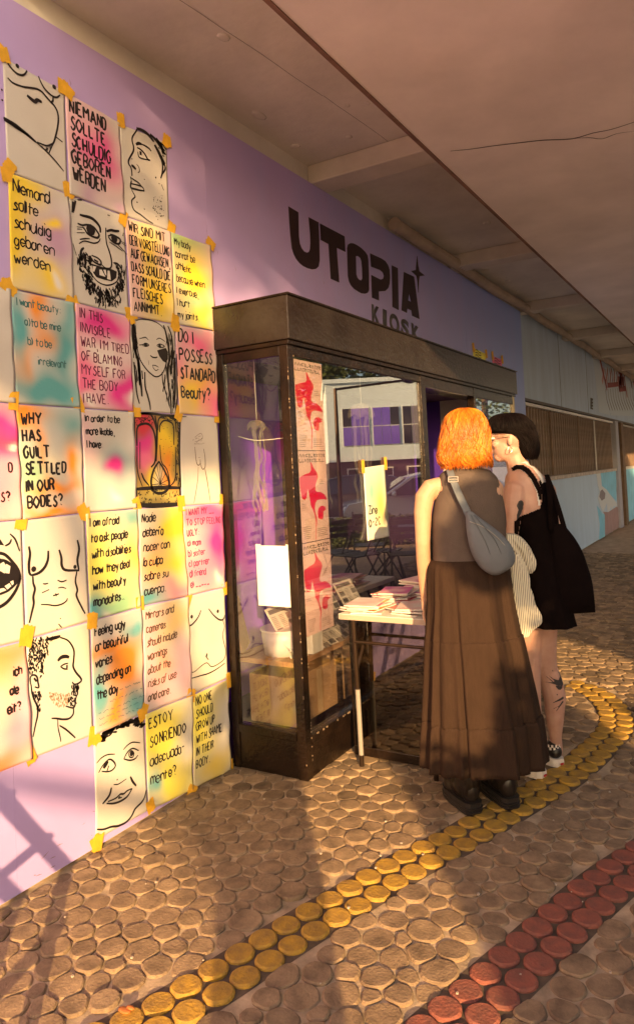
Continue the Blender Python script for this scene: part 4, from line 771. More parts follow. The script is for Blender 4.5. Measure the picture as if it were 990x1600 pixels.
# chips of paint: small pale flecks along the worn posts
bm = bmesh.new(); rk = random.Random(2)
for i in range(120):
    z = rk.uniform(.03, 2.0); s_ = rk.uniform(.0015, .005); e = rk.choice([0, 1, 2])
    if e == 0: box(bm, KX0 + .046, KX0 + .0515, KY - .0012, KY, z, z + s_ * 2)
    elif e == 1: box(bm, KX0 - .001, KX0, KY + .001, KY + .001 + s_, z, z + s_ * 2)
    else: box(bm, 4.415, 4.415 + s_, KY - .0012, KY, z, z + s_ * 2)
for i in range(60):
    x = rk.uniform(2.9, 4.4); s_ = rk.uniform(.002, .006); box(bm, x, x + s_ * 2, KY - .0092, KY - .008, .196 - s_, .1995)
tag(obj('paint_chips', bm, mat('pale_chips', (.24, .17, .11, 1), .7), ks), kind='stuff')
# interior room
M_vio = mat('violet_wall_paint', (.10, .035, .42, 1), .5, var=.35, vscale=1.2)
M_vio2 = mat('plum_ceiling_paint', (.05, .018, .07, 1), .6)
struct('kiosk_room', bx(2.80, 4.30, .62, .66, -.1, 2.2), mat('violet_glow_paint', (.28, .06, .95, 1), .5, var=.25, vscale=1.5)); struct('kiosk_room_back', bx(4.301, 6.67, .62, .66, -.1, 2.2), M_vio2)  # violet brightened to carry the inner glow; far half coloured dark
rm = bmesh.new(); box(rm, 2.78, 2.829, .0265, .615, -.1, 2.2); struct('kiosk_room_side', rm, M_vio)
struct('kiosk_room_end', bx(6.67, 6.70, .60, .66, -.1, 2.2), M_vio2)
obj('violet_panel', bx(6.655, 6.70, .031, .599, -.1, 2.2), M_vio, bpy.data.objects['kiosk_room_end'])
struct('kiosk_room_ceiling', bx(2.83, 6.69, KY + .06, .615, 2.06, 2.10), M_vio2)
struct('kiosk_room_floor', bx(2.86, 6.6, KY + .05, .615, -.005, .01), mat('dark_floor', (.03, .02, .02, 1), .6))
# shelf in the window with trays, newspapers, boxes
M_wood = mat('pine_wood', (.42, .23, .11, 1), .6, col2=(.30, .15, .065, 1), vscale=3, stretch=(1, 14, 14), bump=.15)
sh = thing('display_shelf', 'wooden display shelf inside the kiosk window under the newspapers', 'shelf', (3.6, -.2, .5))
obj('board', bx(2.87, 4.38, KY + .07, .02, .50, .525, bevel=.003), M_wood, sh)
for x in (3.62, 4.33): obj('bracket', bx(x, x + .03, KY + .08, .0, .2, .499), M_metal, sh)
obj('shelf_strut', bx(3.30, 3.33, KY + .08, KY + .11, .20, .499), M_metal, sh)
bd = tag(obj('cardboard_box', bx(2.90, 3.55, KY + .10, -.06, .2055, .44, bevel=.004), mat('brown_cardboard', (.40, .24, .12, 1), .8, var=.15)), 'brown cardboard box under the shelf behind the lower kiosk glass', 'box')
bd2 = tag(obj('cardboard_box', bx(3.70, 4.28, KY + .10, -.04, .2055, .47, bevel=.004), mat('pale_cardboard', (.55, .42, .28, 1), .8, var=.15)), 'paler cardboard box under the shelf behind the table leg', 'box')
for b_ in (bd, bd2):
    c0 = b_.bound_box; obj('box_tape', bx(c0[0][0] + .2, c0[0][0] + .25, c0[0][1] - .001, c0[0][1] - .0002, c0[0][2] + .01, c0[1][2] - .01), mat('parcel_tape', (.5, .35, .2, 1), .3), b_)
M_news = mat('newsprint', (.66, .60, .52, 1), .8, var=.06)
M_txt = mat('newsprint_text', (.10, .09, .09, 1), .8)
def newspaper(x, y, z, w_, h_, lean, rz, label):
    mt = Matrix.Translation((x, y, z)) @ Matrix.Rotation(rz, 4, 'Z') @ Matrix.Rotation(-lean, 4, 'X')
    o = tag(obj('newspaper', bx(0, w_, 0, .006, 0, h_, mtx=mt), M_news), label, 'newspaper', 'papers propped in the kiosk window')
    bm = bmesh.new(); r_ = random.Random(int(x * 1000)); 
    for c in range(3):
        zz = h_ - .05
        while zz > .02:
            if r_.random() < .18: box(bm, .01 + c * w_ / 3, (c + 1) * w_ / 3 - .006, -.0012, -.0002, zz - .03, zz, mtx=mt); zz -= .04
            else: box(bm, .01 + c * w_ / 3, (c + 1) * w_ / 3 - .008 - r_.random() * .01, -.0012, -.0002, zz - .003, zz, mtx=mt); zz -= .009
    box(bm, .012, w_ - .03, -.0012, -.0002, h_ - .035, h_ - .012, mtx=mt)
    obj('printed_columns', bm, M_txt, o)
for i, (x, l, rz) in enumerate(((2.93, 'newspaper leaning nearest the kiosk corner behind the glass'), (3.14, 'second newspaper from the kiosk corner behind the glass'), (3.36, 'newspaper propped in the window just left of the magazines'), (3.60, 'newspaper propped in the window behind the magazine stack')) and [(2.93, 'newspaper leaning nearest the kiosk corner behind the glass', .05), (3.15, 'second newspaper from the kiosk corner behind the glass', -.04), (3.38, 'newspaper propped in the window just left of the magazines', .03), (3.62, 'newspaper propped in the window behind the magazine stack', -.02)]):
    newspaper(x, KY + .13, .527, .20, .27 + .02 * (i % 2), .55, rz, l)
    newspaper(x + .02, KY + .09, .527, .19, .13, .95, rz * 2, ('lower sheet in front of the ' + ['corner', 'second', 'third', 'fourth'][i] + ' propped newspaper in the window'))
# three posters in a column on the glass
POSTM = mat('salmon_paper', (.88, .64, .60, 1), .65, var=.03)
M_crim = mat('crimson_print', (.80, .008, .08, 1), .5); M_pblk = mat('black_print', (.02, .015, .02, 1), .5)
zt, zb = 1.975, .640; hh = (zt - zb) / 3
FIG = [[(178, 165), (192, 180), (205, 215), (228, 255), (252, 290), (258, 325), (240, 370), (225, 410), (222, 460), (240, 480), (280, 484), (320, 510), (342, 545), (345, 572), (310, 562), (270, 560), (235, 565), (215, 590), (206, 640), (205, 680), (222, 740), (222, 790), (212, 850), (205, 960), (200, 960), (206, 850), (212, 780), (203, 720), (185, 655), (165, 620), (158, 560), (150, 490), (140, 440), (128, 480), (122, 530), (100, 548), (74, 530), (62, 450), (55, 380), (58, 320), (110, 295), (165, 280), (185, 250), (182, 205)],
       [(268, 630), (300, 628), (318, 640), (342, 645), (320, 655), (340, 668), (316, 676), (300, 690), (300, 730), (292, 768), (262, 765), (240, 750), (236, 700), (245, 655)]]
for k in range(3):
    z1 = zt - hh * k; z0 = z1 - hh + .004; x0, x1 = 2.90, 3.165
    o = tag(obj('window_poster', bx(x0, x1, KY + .0215, KY + .0225, z0, z1), POSTM), ['topmost', 'middle', 'lowest'][k] + ' of the three pink posters with a crimson figure inside the kiosk glass', 'poster', 'pink posters in a column on the kiosk window')
    def pp(a_, b_, e=0): return Vector((x0 + (a_ - 50) / 310 * (x1 - x0), KY + .0212 - e, z1 - (b_ - 60) / 920 * hh))
    for f_ in FIG:
        bm = bmesh.new(); poly_extrude(bm, [pp(*q) for q in f_], Vector((0, -.0002, 0))); obj('printed_figure', bm, M_crim, o)
    bm = bmesh.new(); rr_ = random.Random(5)
    for row, y_ in ((0, 90), (1, 140)):
        a = 62
        while a < 330:
            ww = rr_.randint(14, 26); t = rr_.randint(0, 4)
            if row == 0 or a > 60:
                sh_ = [[(0, 0), (ww, 8), (0, 20), (ww, 34)], [(0, 0), (0, 34), (ww, 30)], [(0, 34), (ww / 2, 0), (ww, 34)], [(0, 4), (ww, 0), (ww * .3, 30), (ww, 34)], [(ww, 0), (0, 16), (ww, 32)]][t]
                ribbon(bm, catmull([pp(a + p, y_ + q * .9, .0004) for p, q in sh_], 2), .0042, Vector((0, 1, 0)))
            a += ww + 8
    for (a, b, n_, w_) in ((265, 360, 3, 60), (70, 590, 3, 50), (75, 820, 7, 85), (225, 855, 5, 130)):
        for i in range(n_): ribbon(bm, [pp(a, b + i * 19, .0004), pp(a + w_ * rr_.uniform(.7, 1), b + i * 19, .0004)], .0016, Vector((0, 1, 0)))
    obj('printed_text', bm, M_pblk, o)
# white sheet on the side glass, outside
o = tag(obj('taped_sheet', bx(KX0 + .013, KX0 + .0155, -.383, -.186, .796, 1.084), mat('blank_white_paper', (.80, .78, .72, 1), .7, var=.02)), 'blank white sheet taped to the side glass of the kiosk', 'sheet of paper')
for (y_, z_) in ((-.375, 1.077), (-.2, 1.077)): obj('clear_tape', bx(KX0 + .0122, KX0 + .0128, y_ - .015, y_ + .015, z_ - .01, z_ + .014), M_white, o)
# things behind the side glass
M_pl = mat('white_plastic_tub', (.72, .68, .62, 1), .4)
bm = bmesh.new(); tube(bm, [(3.02, -.20, .526), (3.02, -.20, .60), (3.02, -.20, .645)], [.10, .112, .115], 24); tag(obj('white_tub', bm, M_pl, None, True), 'low white tub on the shelf behind the side glass', 'tub')
bm = bmesh.new(); tube(bm, [(3.02, -.20, .6452), (3.02, -.20, .655)], [.120, .120], 24); obj('rim', bm, M_pl, bpy.data.objects['white_tub'])
tag(obj('leaning_board', bx(0, .26, 0, .012, 0, .26, bevel=.002, mtx=Matrix.Translation((2.90, -.03, .527)) @ Matrix.Rotation(.5, 4, 'Z') @ Matrix.Rotation(-.2, 4, 'X')), M_wood), 'small wooden board leaning at the back of the side window', 'board')
bm = bmesh.new(); box(bm, 3.03, 3.13, -.36, -.30, .527, .73, bevel=.003); tag(obj('paper_bag', bm, M_white), 'upright white paper bag beside the tub in the window', 'bag')
# hanging jellyfish of cellophane
M_cel = bpy.data.materials.new('crinkled_cellophane'); M_cel.use_nodes = True; nn_ = M_cel.node_tree; b_ = nn_.nodes['Principled BSDF']
b_.inputs['Base Color'].default_value = (.75, .68, .58, 1); b_.inputs['Roughness'].default_value = .15; b_.inputs['Alpha'].default_value = .45; b_.inputs['Specular IOR Level'].default_value = .9
nz = nn_.nodes.new('ShaderNodeTexNoise'); nz.inputs['Scale'].default_value = 60; bp_ = nn_.nodes.new('ShaderNodeBump'); bp_.inputs['Strength'].default_value = 1; bp_.inputs['Distance'].default_value = .02
nn_.links.new(nz.outputs[0], bp_.inputs['Height']); nn_.links.new(bp_.outputs[0], b_.inputs['Normal'])
def jelly(x, y, z, r_, L_, label, seed):
    rj = random.Random(seed); t = thing('paper_jellyfish', label, 'decoration', (x, y, z), 'cellophane jellyfish hanging in the window')
    bm = bmesh.new(); rings = []
    for i in range(7):
        a = math.pi / 2 * i / 6; rings.append([bm.verts.new((x + math.cos(q) * r_ * math.sin(a) * (1 + .06 * math.sin(q * 9)), y + math.sin(q) * r_ * .5 * math.sin(a), z + r_ * .62 * math.cos(a) - .01 * math.sin(q * 7) * (i / 6))) for q in [2 * math.pi * j / 28 for j in range(28)]])
    for a_, c_ in zip(rings, rings[1:]):
        for j in range(28): bm.faces.new((a_[j], a_[(j + 1) % 28], c_[(j + 1) % 28], c_[j]))
    obj('bell', bm, M_cel, t, True)
    for k in range(7):
        bm = bmesh.new(); a = 2 * math.pi * k / 7; p = Vector((x + math.cos(a) * r_ * .5, y + math.sin(a) * r_ * .3, z)); P_ = [p.copy()]
        for s in range(9): p = p + Vector((rj.uniform(-.018, .018) * (1 + s * .1), rj.uniform(-.006, .006), -L_ / 9)); P_.append(p.copy())
        ribbon(bm, catmull(P_, 3), rj.uniform(.012, .026), Vector((rj.uniform(-.5, .5), 1, 0)).normalized()); obj('streamer', bm, M_cel, t, True)
    bm = bmesh.new(); tube(bm, [(x, y, z + r_ * .6), (x, y, 2.05)], .0012, 5); obj('thread', bm, M_white, t)
jelly(3.80, -.30, 1.74, .13, .50, 'largest cellophane jellyfish hanging in the middle of the front window', 1)
jelly(3.29, -.30, 1.80, .09, .55, 'narrow cellophane jellyfish hanging right beside the pink posters', 2)
jelly(2.98, -.12, 1.66, .07, .42, 'small cellophane jellyfish hanging behind the side glass', 3)
bm = bmesh.new(); tube(bm, catmull([(2.85, -.10, 1.62), (2.92, -.14, 1.60), (2.98, -.2, 1.60), (3.05, -.3, 1.61)], 4), .0018, 5); tag(obj('string', bm, M_white), 'thin pale string tied across behind the side glass', 'string')
# zine sheet on the front glass
def fw_(px, py, e=.0): return onwall(px, py, KY + .014 - e)
zn = [(567, 731), (601, 726), (608, 838), (574, 845)]
V = []; T = []; nu, nv = 12, 26
for j in range(nv + 1):
    for i in range(nu + 1):
        u, v = i / nu, j / nv
        a = Vector((*zn[0], 0)).lerp(Vector((*zn[1], 0)), u); b = Vector((*zn[3], 0)).lerp(Vector((*zn[2], 0)), u); p = a.lerp(b, v)
        cur = .004 + .035 * max(0, v - .4) ** 1.5 * (.5 + .8 * (1 - u)) + .012 * math.sin(v * 6) * v
        V.append(fw_(p.x, p.y, cur)); col = [.78, .76, .66]
        for (bu, bv, ru, rv, c, s) in ((.35, .35, .25, .25, (.10, .50, .45), .8), (.75, .2, .18, .2, (.15, .5, .45), .7), (.7, .55, .25, .3, (.9, .72, .08), .85), (.85, .75, .12, .1, (.12, .08, .1), .8)):
            k = min(1, s * math.exp(-(((u - bu) / ru) ** 2 + ((v - bv) / rv) ** 2))); col = [q * (1 - k) + w_ * k for q, w_ in zip(col, c)]
        T.append(col + [1])
F_ = [(j * (nu + 1) + i, (j + 1) * (nu + 1) + i, (j + 1) * (nu + 1) + i + 1, j * (nu + 1) + i + 1) for j in range(nv) for i in range(nu)]
zo = obj('price_sheet', (V, F_), M_paper, None, True); at = zo.data.color_attributes.new('tint', 'FLOAT_COLOR', 'POINT'); at.data.foreach_set('color', [q for t in T for q in t])
s_ = zo.modifiers.new('t', 'SOLIDIFY'); s_.thickness = .0006
tag(zo, 'curled teal and yellow sheet taped to the front glass reading Zine 0-2 euros', 'sheet of paper')
bm = bmesh.new()
def PZ(u, v):
    a = Vector((*zn[0], 0)).lerp(Vector((*zn[1], 0)), u); b = Vector((*zn[3], 0)).lerp(Vector((*zn[2], 0)), u); p = a.lerp(b, v)
    return fw_(p.x, p.y, .006 + .035 * max(0, v - .4) ** 1.5 * (.5 + .8 * (1 - u)) + .012 * math.sin(v * 6) * v)
write(bm, PZ, [(.14, 'Zine'), (.12, '0-2\u20ac')], .105, .54, .17, hs=1.5, wd=.030, rnd=random.Random(5)); obj('lettering', bm, M_ink, zo)
for p in ((567, 731), (602, 726)): q = fw_(*p, .006); obj('tape', bx(q.x - .018, q.x + .018, q.y - .001, q.y, q.z - .03, q.z + .045), M_tape, zo)

# ------------------------------------------------------------------ the table with magazines
tb = thing('folding_table', 'white topped folding table with metal legs standing against the kiosk', 'table', (3.6, -.75, 0))
TX0, TX1, TY0, TY1, TZ = 3.0, 4.15, -1.0, -.53, .745
obj('table_top', bx(TX0, TX1, TY0, TY1, TZ - .028, TZ, bevel=.005), mat('white_laminate', (.74, .66, .58, 1), .35, var=.03), tb)
obj('edge_band', bx(TX0 - .003, TX0, TY0 + .006, TY1 - .006, TZ - .026, TZ - .003), mat('worn_edge', (.45, .33, .25, 1), .5), tb)
M_leg = mat('dark_tube_metal', (.05, .03, .02, 1), .3, metal=.7); M_sleeve = mat('grey_leg_sleeve', (.30, .27, .24, 1), .4, metal=.2)
for x in (3.065, 4.03):
    for y in (-.575, -.955):
        bm = bmesh.new(); tube(bm, [(x, y, TZ - .03), (x + .01, y, .36)], .011, 10); l_ = obj('leg', bm, M_leg, tb)
        bm = bmesh.new(); tube(bm, [(x + .01, y, .37), (x + .015, y, .05)], .0118, 10); obj('sleeve', bm, M_sleeve, l_)
        bm = bmesh.new(); tube(bm, [(x + .015, y, .055), (x + .015, y, .0)], .012, 10); obj('foot_cap', bm, M_leg, l_)
    bm = bmesh.new(); tube(bm, [(x, -.575, .60), (x, -.955, .60)], .008, 8); obj('cross_bar', bm, M_leg, tb)
for y in (-.575, -.955):
    bm = bmesh.new(); tube(bm, [(3.07, y, .45), (3.27, y, TZ - .03)], .0075, 8); obj('brace', bm, M_leg, tb)
    bm = bmesh.new(); tube(bm, [(4.03, y, .45), (3.85, y, TZ - .03)], .0075, 8); obj('brace', bm, M_leg, tb)
# black framed glass panel leaning under the table
gp = thing('framed_glass_panel', 'low black framed glass panel standing under the end of the table', 'panel', (3.15, -.72, 0))
def gpx(name, y0, y1, z0, z1, m, t=.022): obj(name, bx(3.15, 3.15 + t, y0, y1, z0, z1, bevel=.003 if t > .01 else 0), m, gp)
gpx('bottom_rail', -.98, -.50, .02, .065, M_metal); gpx('side_rail', -.98, -.955, .0655, .69, M_metal); gpx('side_rail', -.515, -.50, .0655, .69, M_metal); gpx('top_rail', -.98, -.50, .6905, .712, M_metal)
gpx('glass', -.9545, -.5155, .066, .69, glass_mat('smoked_glass', (.55, .50, .46, 1), .12), .004)
# magazine stacks
MC = {'k': (.80, .16, .30, 1), 'o': (.88, .34, .10, 1), 'w': (.78, .74, .68, 1), 'm': (.55, .05, .30, 1), 'y': (.85, .62, .12, 1), 'd': (.06, .05, .07, 1), 'p': (.82, .50, .48, 1), 't': (.15, .40, .42, 1), 'r': (.65, .06, .06, 1)}
def spray_mat(k, a, b): return mat('magazine_cover_' + k, MC[a], .4, col2=MC[b], vscale=9, detail=1)
MM = {'ko': spray_mat('pink_orange', 'k', 'o'), 'pw': spray_mat('pink_white', 'p', 'w'), 'mw': spray_mat('plum_white', 'm', 'p'), 'yo': spray_mat('yellow_orange', 'y', 'k'), 'dw': spray_mat('dark', 'd', 'p'), 'w': spray_mat('white', 'w', 'p'), 't': spray_mat('teal', 't', 'w'), 'r': spray_mat('red', 'r', 'm')}
def magazine(x, y, z, w_, h_, t_, rz, mk, label, grp):
    mt = Matrix.Translation((x, y, z)) @ Matrix.Rotation(rz, 4, 'Z')
    o = tag(obj('magazine', bx(-w_ / 2, w_ / 2, -h_ / 2, h_ / 2, 0, t_, mtx=mt), M_news), label, 'magazine', grp)
    obj('cover', bx(-w_ / 2 - .0005, w_ / 2 + .0005, -h_ / 2 - .0005, h_ / 2 + .0005, t_ + .0002, t_ + .0010, mtx=mt), MM[mk], o)
rg = random.Random(9)
STK = [((3.13, -.625), 7, ['w', 'pw', 'ko', 'w', 'pw', 'yo', 'pw'], 'front left stack beside the kiosk corner'), ((3.17, -.86), 5, ['dw', 'w', 'pw', 'ko', 'pw'], 'stack at the near end of the table'),
       ((3.43, -.64), 9, ['r', 'ko', 'pw', 'w', 'mw', 'ko', 'pw', 'yo', 'mw'], 'taller pink stack against the glass'), ((3.46, -.88), 8, ['w', 'pw', 'r', 'dw', 'ko', 'w', 'ko', 'mw'], 'stack by the standing women'), ((3.75, -.66), 10, ['w', 'mw', 'r', 'ko', 'w', 'r', 'mw', 'yo', 'ko', 'mw'], 'magenta topped stack farthest along the glass')]
for (x, y), n_, ks_, lab in STK:
    z = TZ + .0003
    for i in range(n_):
        t_ = rg.uniform(.003, .0065); top_ = i == n_ - 1
        magazine(x + rg.uniform(-.02, .02), y + rg.uniform(-.02, .02), z, .21, .15, t_, rg.uniform(-.35, .35), ks_[i], ('topmost magazine of the ' if top_ else 'lowest magazine of the ' if i == 0 else 'magazine inside the ') + lab, 'magazines stacked on the table: ' + lab)
        z += t_ + .0013
# ------------------------------------------------------------------ people
RH = Vector((AR.x, AR.y, 0)).normalized(); FH = Vector((AF.x, AF.y, 0)).normalized(); UZ = Vector((0, 0, 1))
def M_skin_(name, c, c2): 
    M = mat(name, c, .5, col2=c2, vscale=16, bump=.08, bscale=220, spec=.4); b = M.node_tree.nodes['Principled BSDF']; b.inputs['Subsurface Weight'].default_value = .12; b.inputs['Subsurface Radius'].default_value = (.02, .008, .004); return M
M_skinA = M_skin_('warm_skin', (.56, .32, .21, 1), (.50, .27, .17, 1)); M_skinB = M_skin_('pink_skin', (.53, .315, .25, 1), (.46, .25, .195, 1))
def interp(rows, k=4):
    """smooth rows (tuples of floats) with catmull-rom"""
    R = [np.array(r, float) for r in rows]; R = [2 * R[0] - R[1]] + R + [2 * R[-1] - R[-2]]; out = []
    for i in range(1, len(R) - 2):
        a, b, c, d = R[i - 1:i + 3]
        for j in range(k):
            t = j / k; out.append(.5 * (2 * b + (c - a) * t + (2 * a - 5 * b + 4 * c - d) * t * t + (3 * b - a - 3 * c + d) * t ** 3))
    return out + [R[-2]]
def pad(rows, d): return [tuple(r) + (0.,) * (5 - len(r)) for r in rows]
def ringpt(row, d, th, k=1.):
    y, xl, xr, b, dd = row; c = W((xl + xr) / 2, y, d + dd); a = (xr - xl) / 2 * (d + dd) / CF
    cs, sn = math.cos(th), math.sin(th); e = .88
    return c + RH * (a * k * math.copysign(abs(cs) ** e, cs)) + FH * (b * k * math.copysign(abs(sn) ** e, sn))
def scan(bm, rows, d, n=28, k=4, cap=True, disp=None):
    R = interp(pad(rows, d), k); rings = []
    for i, r in enumerate(R):
        rings.append([])
        for j in range(n):
            th = 2 * math.pi * j / n; kk = 1 + (disp(i / (len(R) - 1), th, r[0]) if disp else 0); rings[-1].append(bm.verts.new(ringpt(r, d, th, kk)))
    for a, b in zip(rings, rings[1:]):
        for j in range(n): bm.faces.new((a[j], a[(j + 1) % n], b[(j + 1) % n], b[j]))
    if cap:
        if cap is True or cap == 'top': bm.faces.new(rings[0][::-1])
        if cap is True: bm.faces.new(rings[-1])
    return rings
def plimb(bm, pts, n=14): limb(bm, [W(x, y, d) for x, y, r, d in pts], [r * d / CF for x, y, r, d in pts], n)
def head(bm, c, f, s=1., tilt=0.):
    X = f.normalized(); Y = UZ.cross(X).normalized(); Z = X.cross(Y); ax = (X, Y, Z); L = lambda x, y, z: c + (X * x + Y * y + Z * z) * s
    E = lambda p, a, b, h, **k: ellip(bm, L(*p), a * s, b * s, h * s, ax, **k)
    E((-.012, 0, .028), .095, .076, .087); E((.022, 0, -.028), .066, .060, .078); E((.052, 0, -.078), .030, .030, .028); E((.0, 0, -.045), .06, .056, .05)
    E((.078, 0, .030), .020, .048, .014, seg=12, rings=8)                                   # brow
    limb(bm, [L(.088, 0, .018), L(.098, 0, -.004), L(.110, 0, -.020)], [.008 * s, .010 * s, .0115 * s], 10); E((.098, .011, -.024), .009, .007, .007, seg=8, rings=6); E((.098, -.011, -.024), .009, .007, .007, seg=8, rings=6)
    E((.083, 0, -.047), .011, .022, .006, seg=12, rings=6); E((.081, 0, -.057), .011, .019, .007, seg=12, rings=6)
    for t in (-1, 1): E((.062, t * .036, -.018), .024, .022, .022, seg=12, rings=8); ellip(bm, L(-.006, t * .074, -.006), .014 * s, .007 * s, .026 * s, ax, seg=10, rings=8)
    return L, ax
def eyes(L, ax, s, par, brow, lipc):
    for t in (-1, 1):
        bm = bmesh.new(); ellip(bm, L(.079, t * .032, .010), .0125 * s, .0135 * s, .009 * s, ax, seg=12, rings=8); e = obj('eye', bm, bpy.data.materials['eye_white'] if 'eye_white' in bpy.data.materials else mat('eye_white', (.75, .72, .68, 1), .2), par, True)
        bm = bmesh.new(); ellip(bm, L(.0885, t * .032, .010), .004 * s, .006 * s, .006 * s, ax, seg=10, rings=6); obj('iris', bm, bpy.data.materials['iris'] if 'iris' in bpy.data.materials else mat('iris', (.05, .03, .02, 1), .1), e, True)
        bm = bmesh.new(); tube(bm, [L(.093, t * .014, .030), L(.095, t * .032, .036), L(.082, t * .052, .031)], [.0022 * s, .003 * s, .0015 * s], 6); obj('eyebrow', bm, brow, par)
    bm = bmesh.new(); E = lambda p, a, b, h: ellip(bm, L(*p), a * s, b * s, h * s, ax, seg=12, rings=6)
    E((.087, 0, -.0475), .009, .019, .0048); E((.086, 0, -.056), .009, .016, .0055); obj('lips', bm, lipc, par, True)
def hand(bm, wrist, palm, down, side, thick, s=1., curl=.25, lens=(.070, .078, .074, .058)):
    """palm block and five fingers; down = direction of the fingers, side = across the palm towards the thumb, thick = palm normal"""
    down, side, thick = down.normalized(), side.normalized(), thick.normalized(); ax = (side, thick, down)
    limb(bm, [wrist, palm - down * .02 * s], [.021 * s, .022 * s], 12); ellip(bm, palm, .038 * s, .015 * s, .048 * s, ax)
    for i, (o_, l_) in enumerate(zip((.028, .0095, -.0095, -.028), lens)):
        r0 = palm + side * o_ * s + down * (.034 + .004 * (i in (1, 2))) * s; P_ = [r0]; d_ = (down + side * o_ * 1.2).normalized()
        for q in range(3): d_ = (d_ - thick * curl * (.6 + .5 * q) * (1 + .12 * i)).normalized(); P_.append(P_[-1] + d_ * l_ * (.42, .33, .25)[q] * s)
        limb(bm, P_, [.0092 * s, .0088 * s, .0078 * s, .0066 * s], 10)
    t0 = palm + side * .026 * s - down * .022 * s; limb(bm, [t0, t0 + (side * .8 + down * .5 - thick * .3) * .030 * s, t0 + (side * .9 + down * 1.5 - thick * .7) * .034 * s], [.013 * s, .0105 * s, .008 * s], 10)
def strands(rows, d, n_, th0, th1, r_, seed, m, par, name='hair_strands', k0=1.01, drop=6, t0=.0, t1=1., sway=.10, wave=.0):
    R = interp(pad(rows, d), 3); rn = random.Random(seed); bm = bmesh.new(); N_ = len(R)
    for i in range(n_):
        th = rn.uniform(th0, th1); a = int((t0 + rn.random() * (t1 - t0) * .75) * (N_ - 1)); e = min(N_ - 1, a + rn.randint(4, 14)); P_ = []; k = k0 + rn.uniform(-.03, .035); dt = rn.uniform(-sway, sway); ph = rn.uniform(0, 6)
        for j in range(a, e + 1):
            f_ = (j - a) / max(1, e - a); P_.append(ringpt(R[j], d, th + dt * f_ + wave * math.sin(j * .5 + ph) * .06, k + .01 * math.sin(j * .8 + ph)))
        if e == N_ - 1: P_.append(P_[-1] - UZ * rn.uniform(.2, 1) * drop * .0027 + RH * rn.uniform(-.004, .004))
        if len(P_) < 3: continue
        tube(bm, P_, [r_ * (1 - .75 * abs(2 * q / (len(P_) - 1) - 1) ** 2) for q in range(len(P_))], 4)
    return tag(obj(name, bm, m, par, True), kind='stuff')
def patch(name, poly, target, m, par, off=.003, step=1.6, thick=0):
    """cloth or ink lying on a body: a grid over the outline dropped onto the body's surface"""
    tr = BVHTree.FromPolygons([v.co for v in target.data.vertices], [p.vertices for p in target.data.polygons])
    flat = [q for p in poly for q in p]; xs, ys = flat[::2], flat[1::2]; V = {}; VL = []; F_ = []
    nx, ny = int((max(xs) - min(xs)) / step) + 2, int((max(ys) - min(ys)) / step) + 2
    for j in range(ny):
        for i in range(nx):
            x_, y_ = min(xs) + i * step, min(ys) + j * step
            if not inpoly(x_, y_, flat): continue
            d_ = ray(x_, y_).normalized(); hit, nr, _, _ = tr.ray_cast(CAM, d_)
            if hit is None: continue
            V[(i, j)] = len(VL); VL.append(hit - d_ * off)
    for (i, j) in V:
        q = [(i, j), (i + 1, j), (i + 1, j + 1), (i, j + 1)]
        if all(a in V for a in q):
            if max((VL[V[a]] - VL[V[q[0]]]).length for a in q) < .03: F_.append(tuple(V[a] for a in q))
    o = obj(name, ([tuple(v) for v in VL], F_), m, par, True)
    if thick: s = o.modifiers.new('t', 'SOLIDIFY'); s.thickness = thick; s.offset = 0
    return o
def shoe(par, heel, toe, sole_h, up_h, wd, m_sole, m_up, name='shoe', ridges=0):
    d = (toe - heel); L = d.length; d.normalize(); s = Vector((-d.y, d.x, 0)); z0 = max(heel.z, 0)
    def out(t, k=1.): # outline half width
        return wd * k * (.78 + .22 * math.sin(min(1, t * 1.4) * math.pi * .5)) * (math.sin(math.pi * min(1, max(0, (1 - t) * 3.2)) / 2) ** .55 if t > .69 else 1) * (math.sin(math.pi * min(1, t * 7 + .25) / 2) ** .6)
    bm = bmesh.new(); n_ = 24; lev = []
    hs = [0, sole_h * .25, sole_h * .3, sole_h * .55, sole_h * .6, sole_h] if ridges else [0, sole_h * .5, sole_h]
    ks = [.96, 1.02, .96, 1.03, .96, 1.0] if ridges else [.97, 1.0, .98]
    for h_, k in zip(hs, ks):
        L_, R__ = [], []
        for i in range(n_ + 1):
            t = i / n_; w_ = out(t, k); c = heel + d * (L * (t * k + (1 - k) / 2)) + UZ * (z0 + h_ + (.012 * max(0, t - .8) * 5 if h_ == 0 else 0)); L_.append(c + s * w_); R__.append(c - s * w_)
        lev.append([bm.verts.new(p) for p in L_ + R__[::-1]])
    for a, b in zip(lev, lev[1:]):
        for i in range(len(a)): bm.faces.new((a[i], a[(i + 1) % len(a)], b[(i + 1) % len(a)], b[i]))
    bm.faces.new(lev[0][::-1]); bm.faces.new(lev[-1]); bmesh.ops.recalc_face_normals(bm, faces=bm.faces); so = obj('sole', bm, m_sole, par)
    bm = bmesh.new(); z1 = z0 + sole_h; Z = lambda t, h_, y_=0: heel + d * (L * t) + s * y_ + UZ * (z1 + h_)
    ellip(bm, Z(.16, up_h * .42), L * .15, wd * .80, up_h * .55, (d, s, UZ)); ellip(bm, Z(.42, up_h * .30), L * .28, wd * .86, up_h * .42, (d, s, UZ)); ellip(bm, Z(.70, .012), L * .25, wd * .90, up_h * .40, (d, s, UZ)); ellip(bm, Z(.2, up_h * .8), L * .12, wd * .62, up_h * .32, (d, s, UZ)); ellip(bm, Z(.30, up_h * .62), L * .13, wd * .55, up_h * .30, (d, s, UZ))
    up = fuse(name, bm, .005, m_up, par, 3); return so, up, Z, d, s

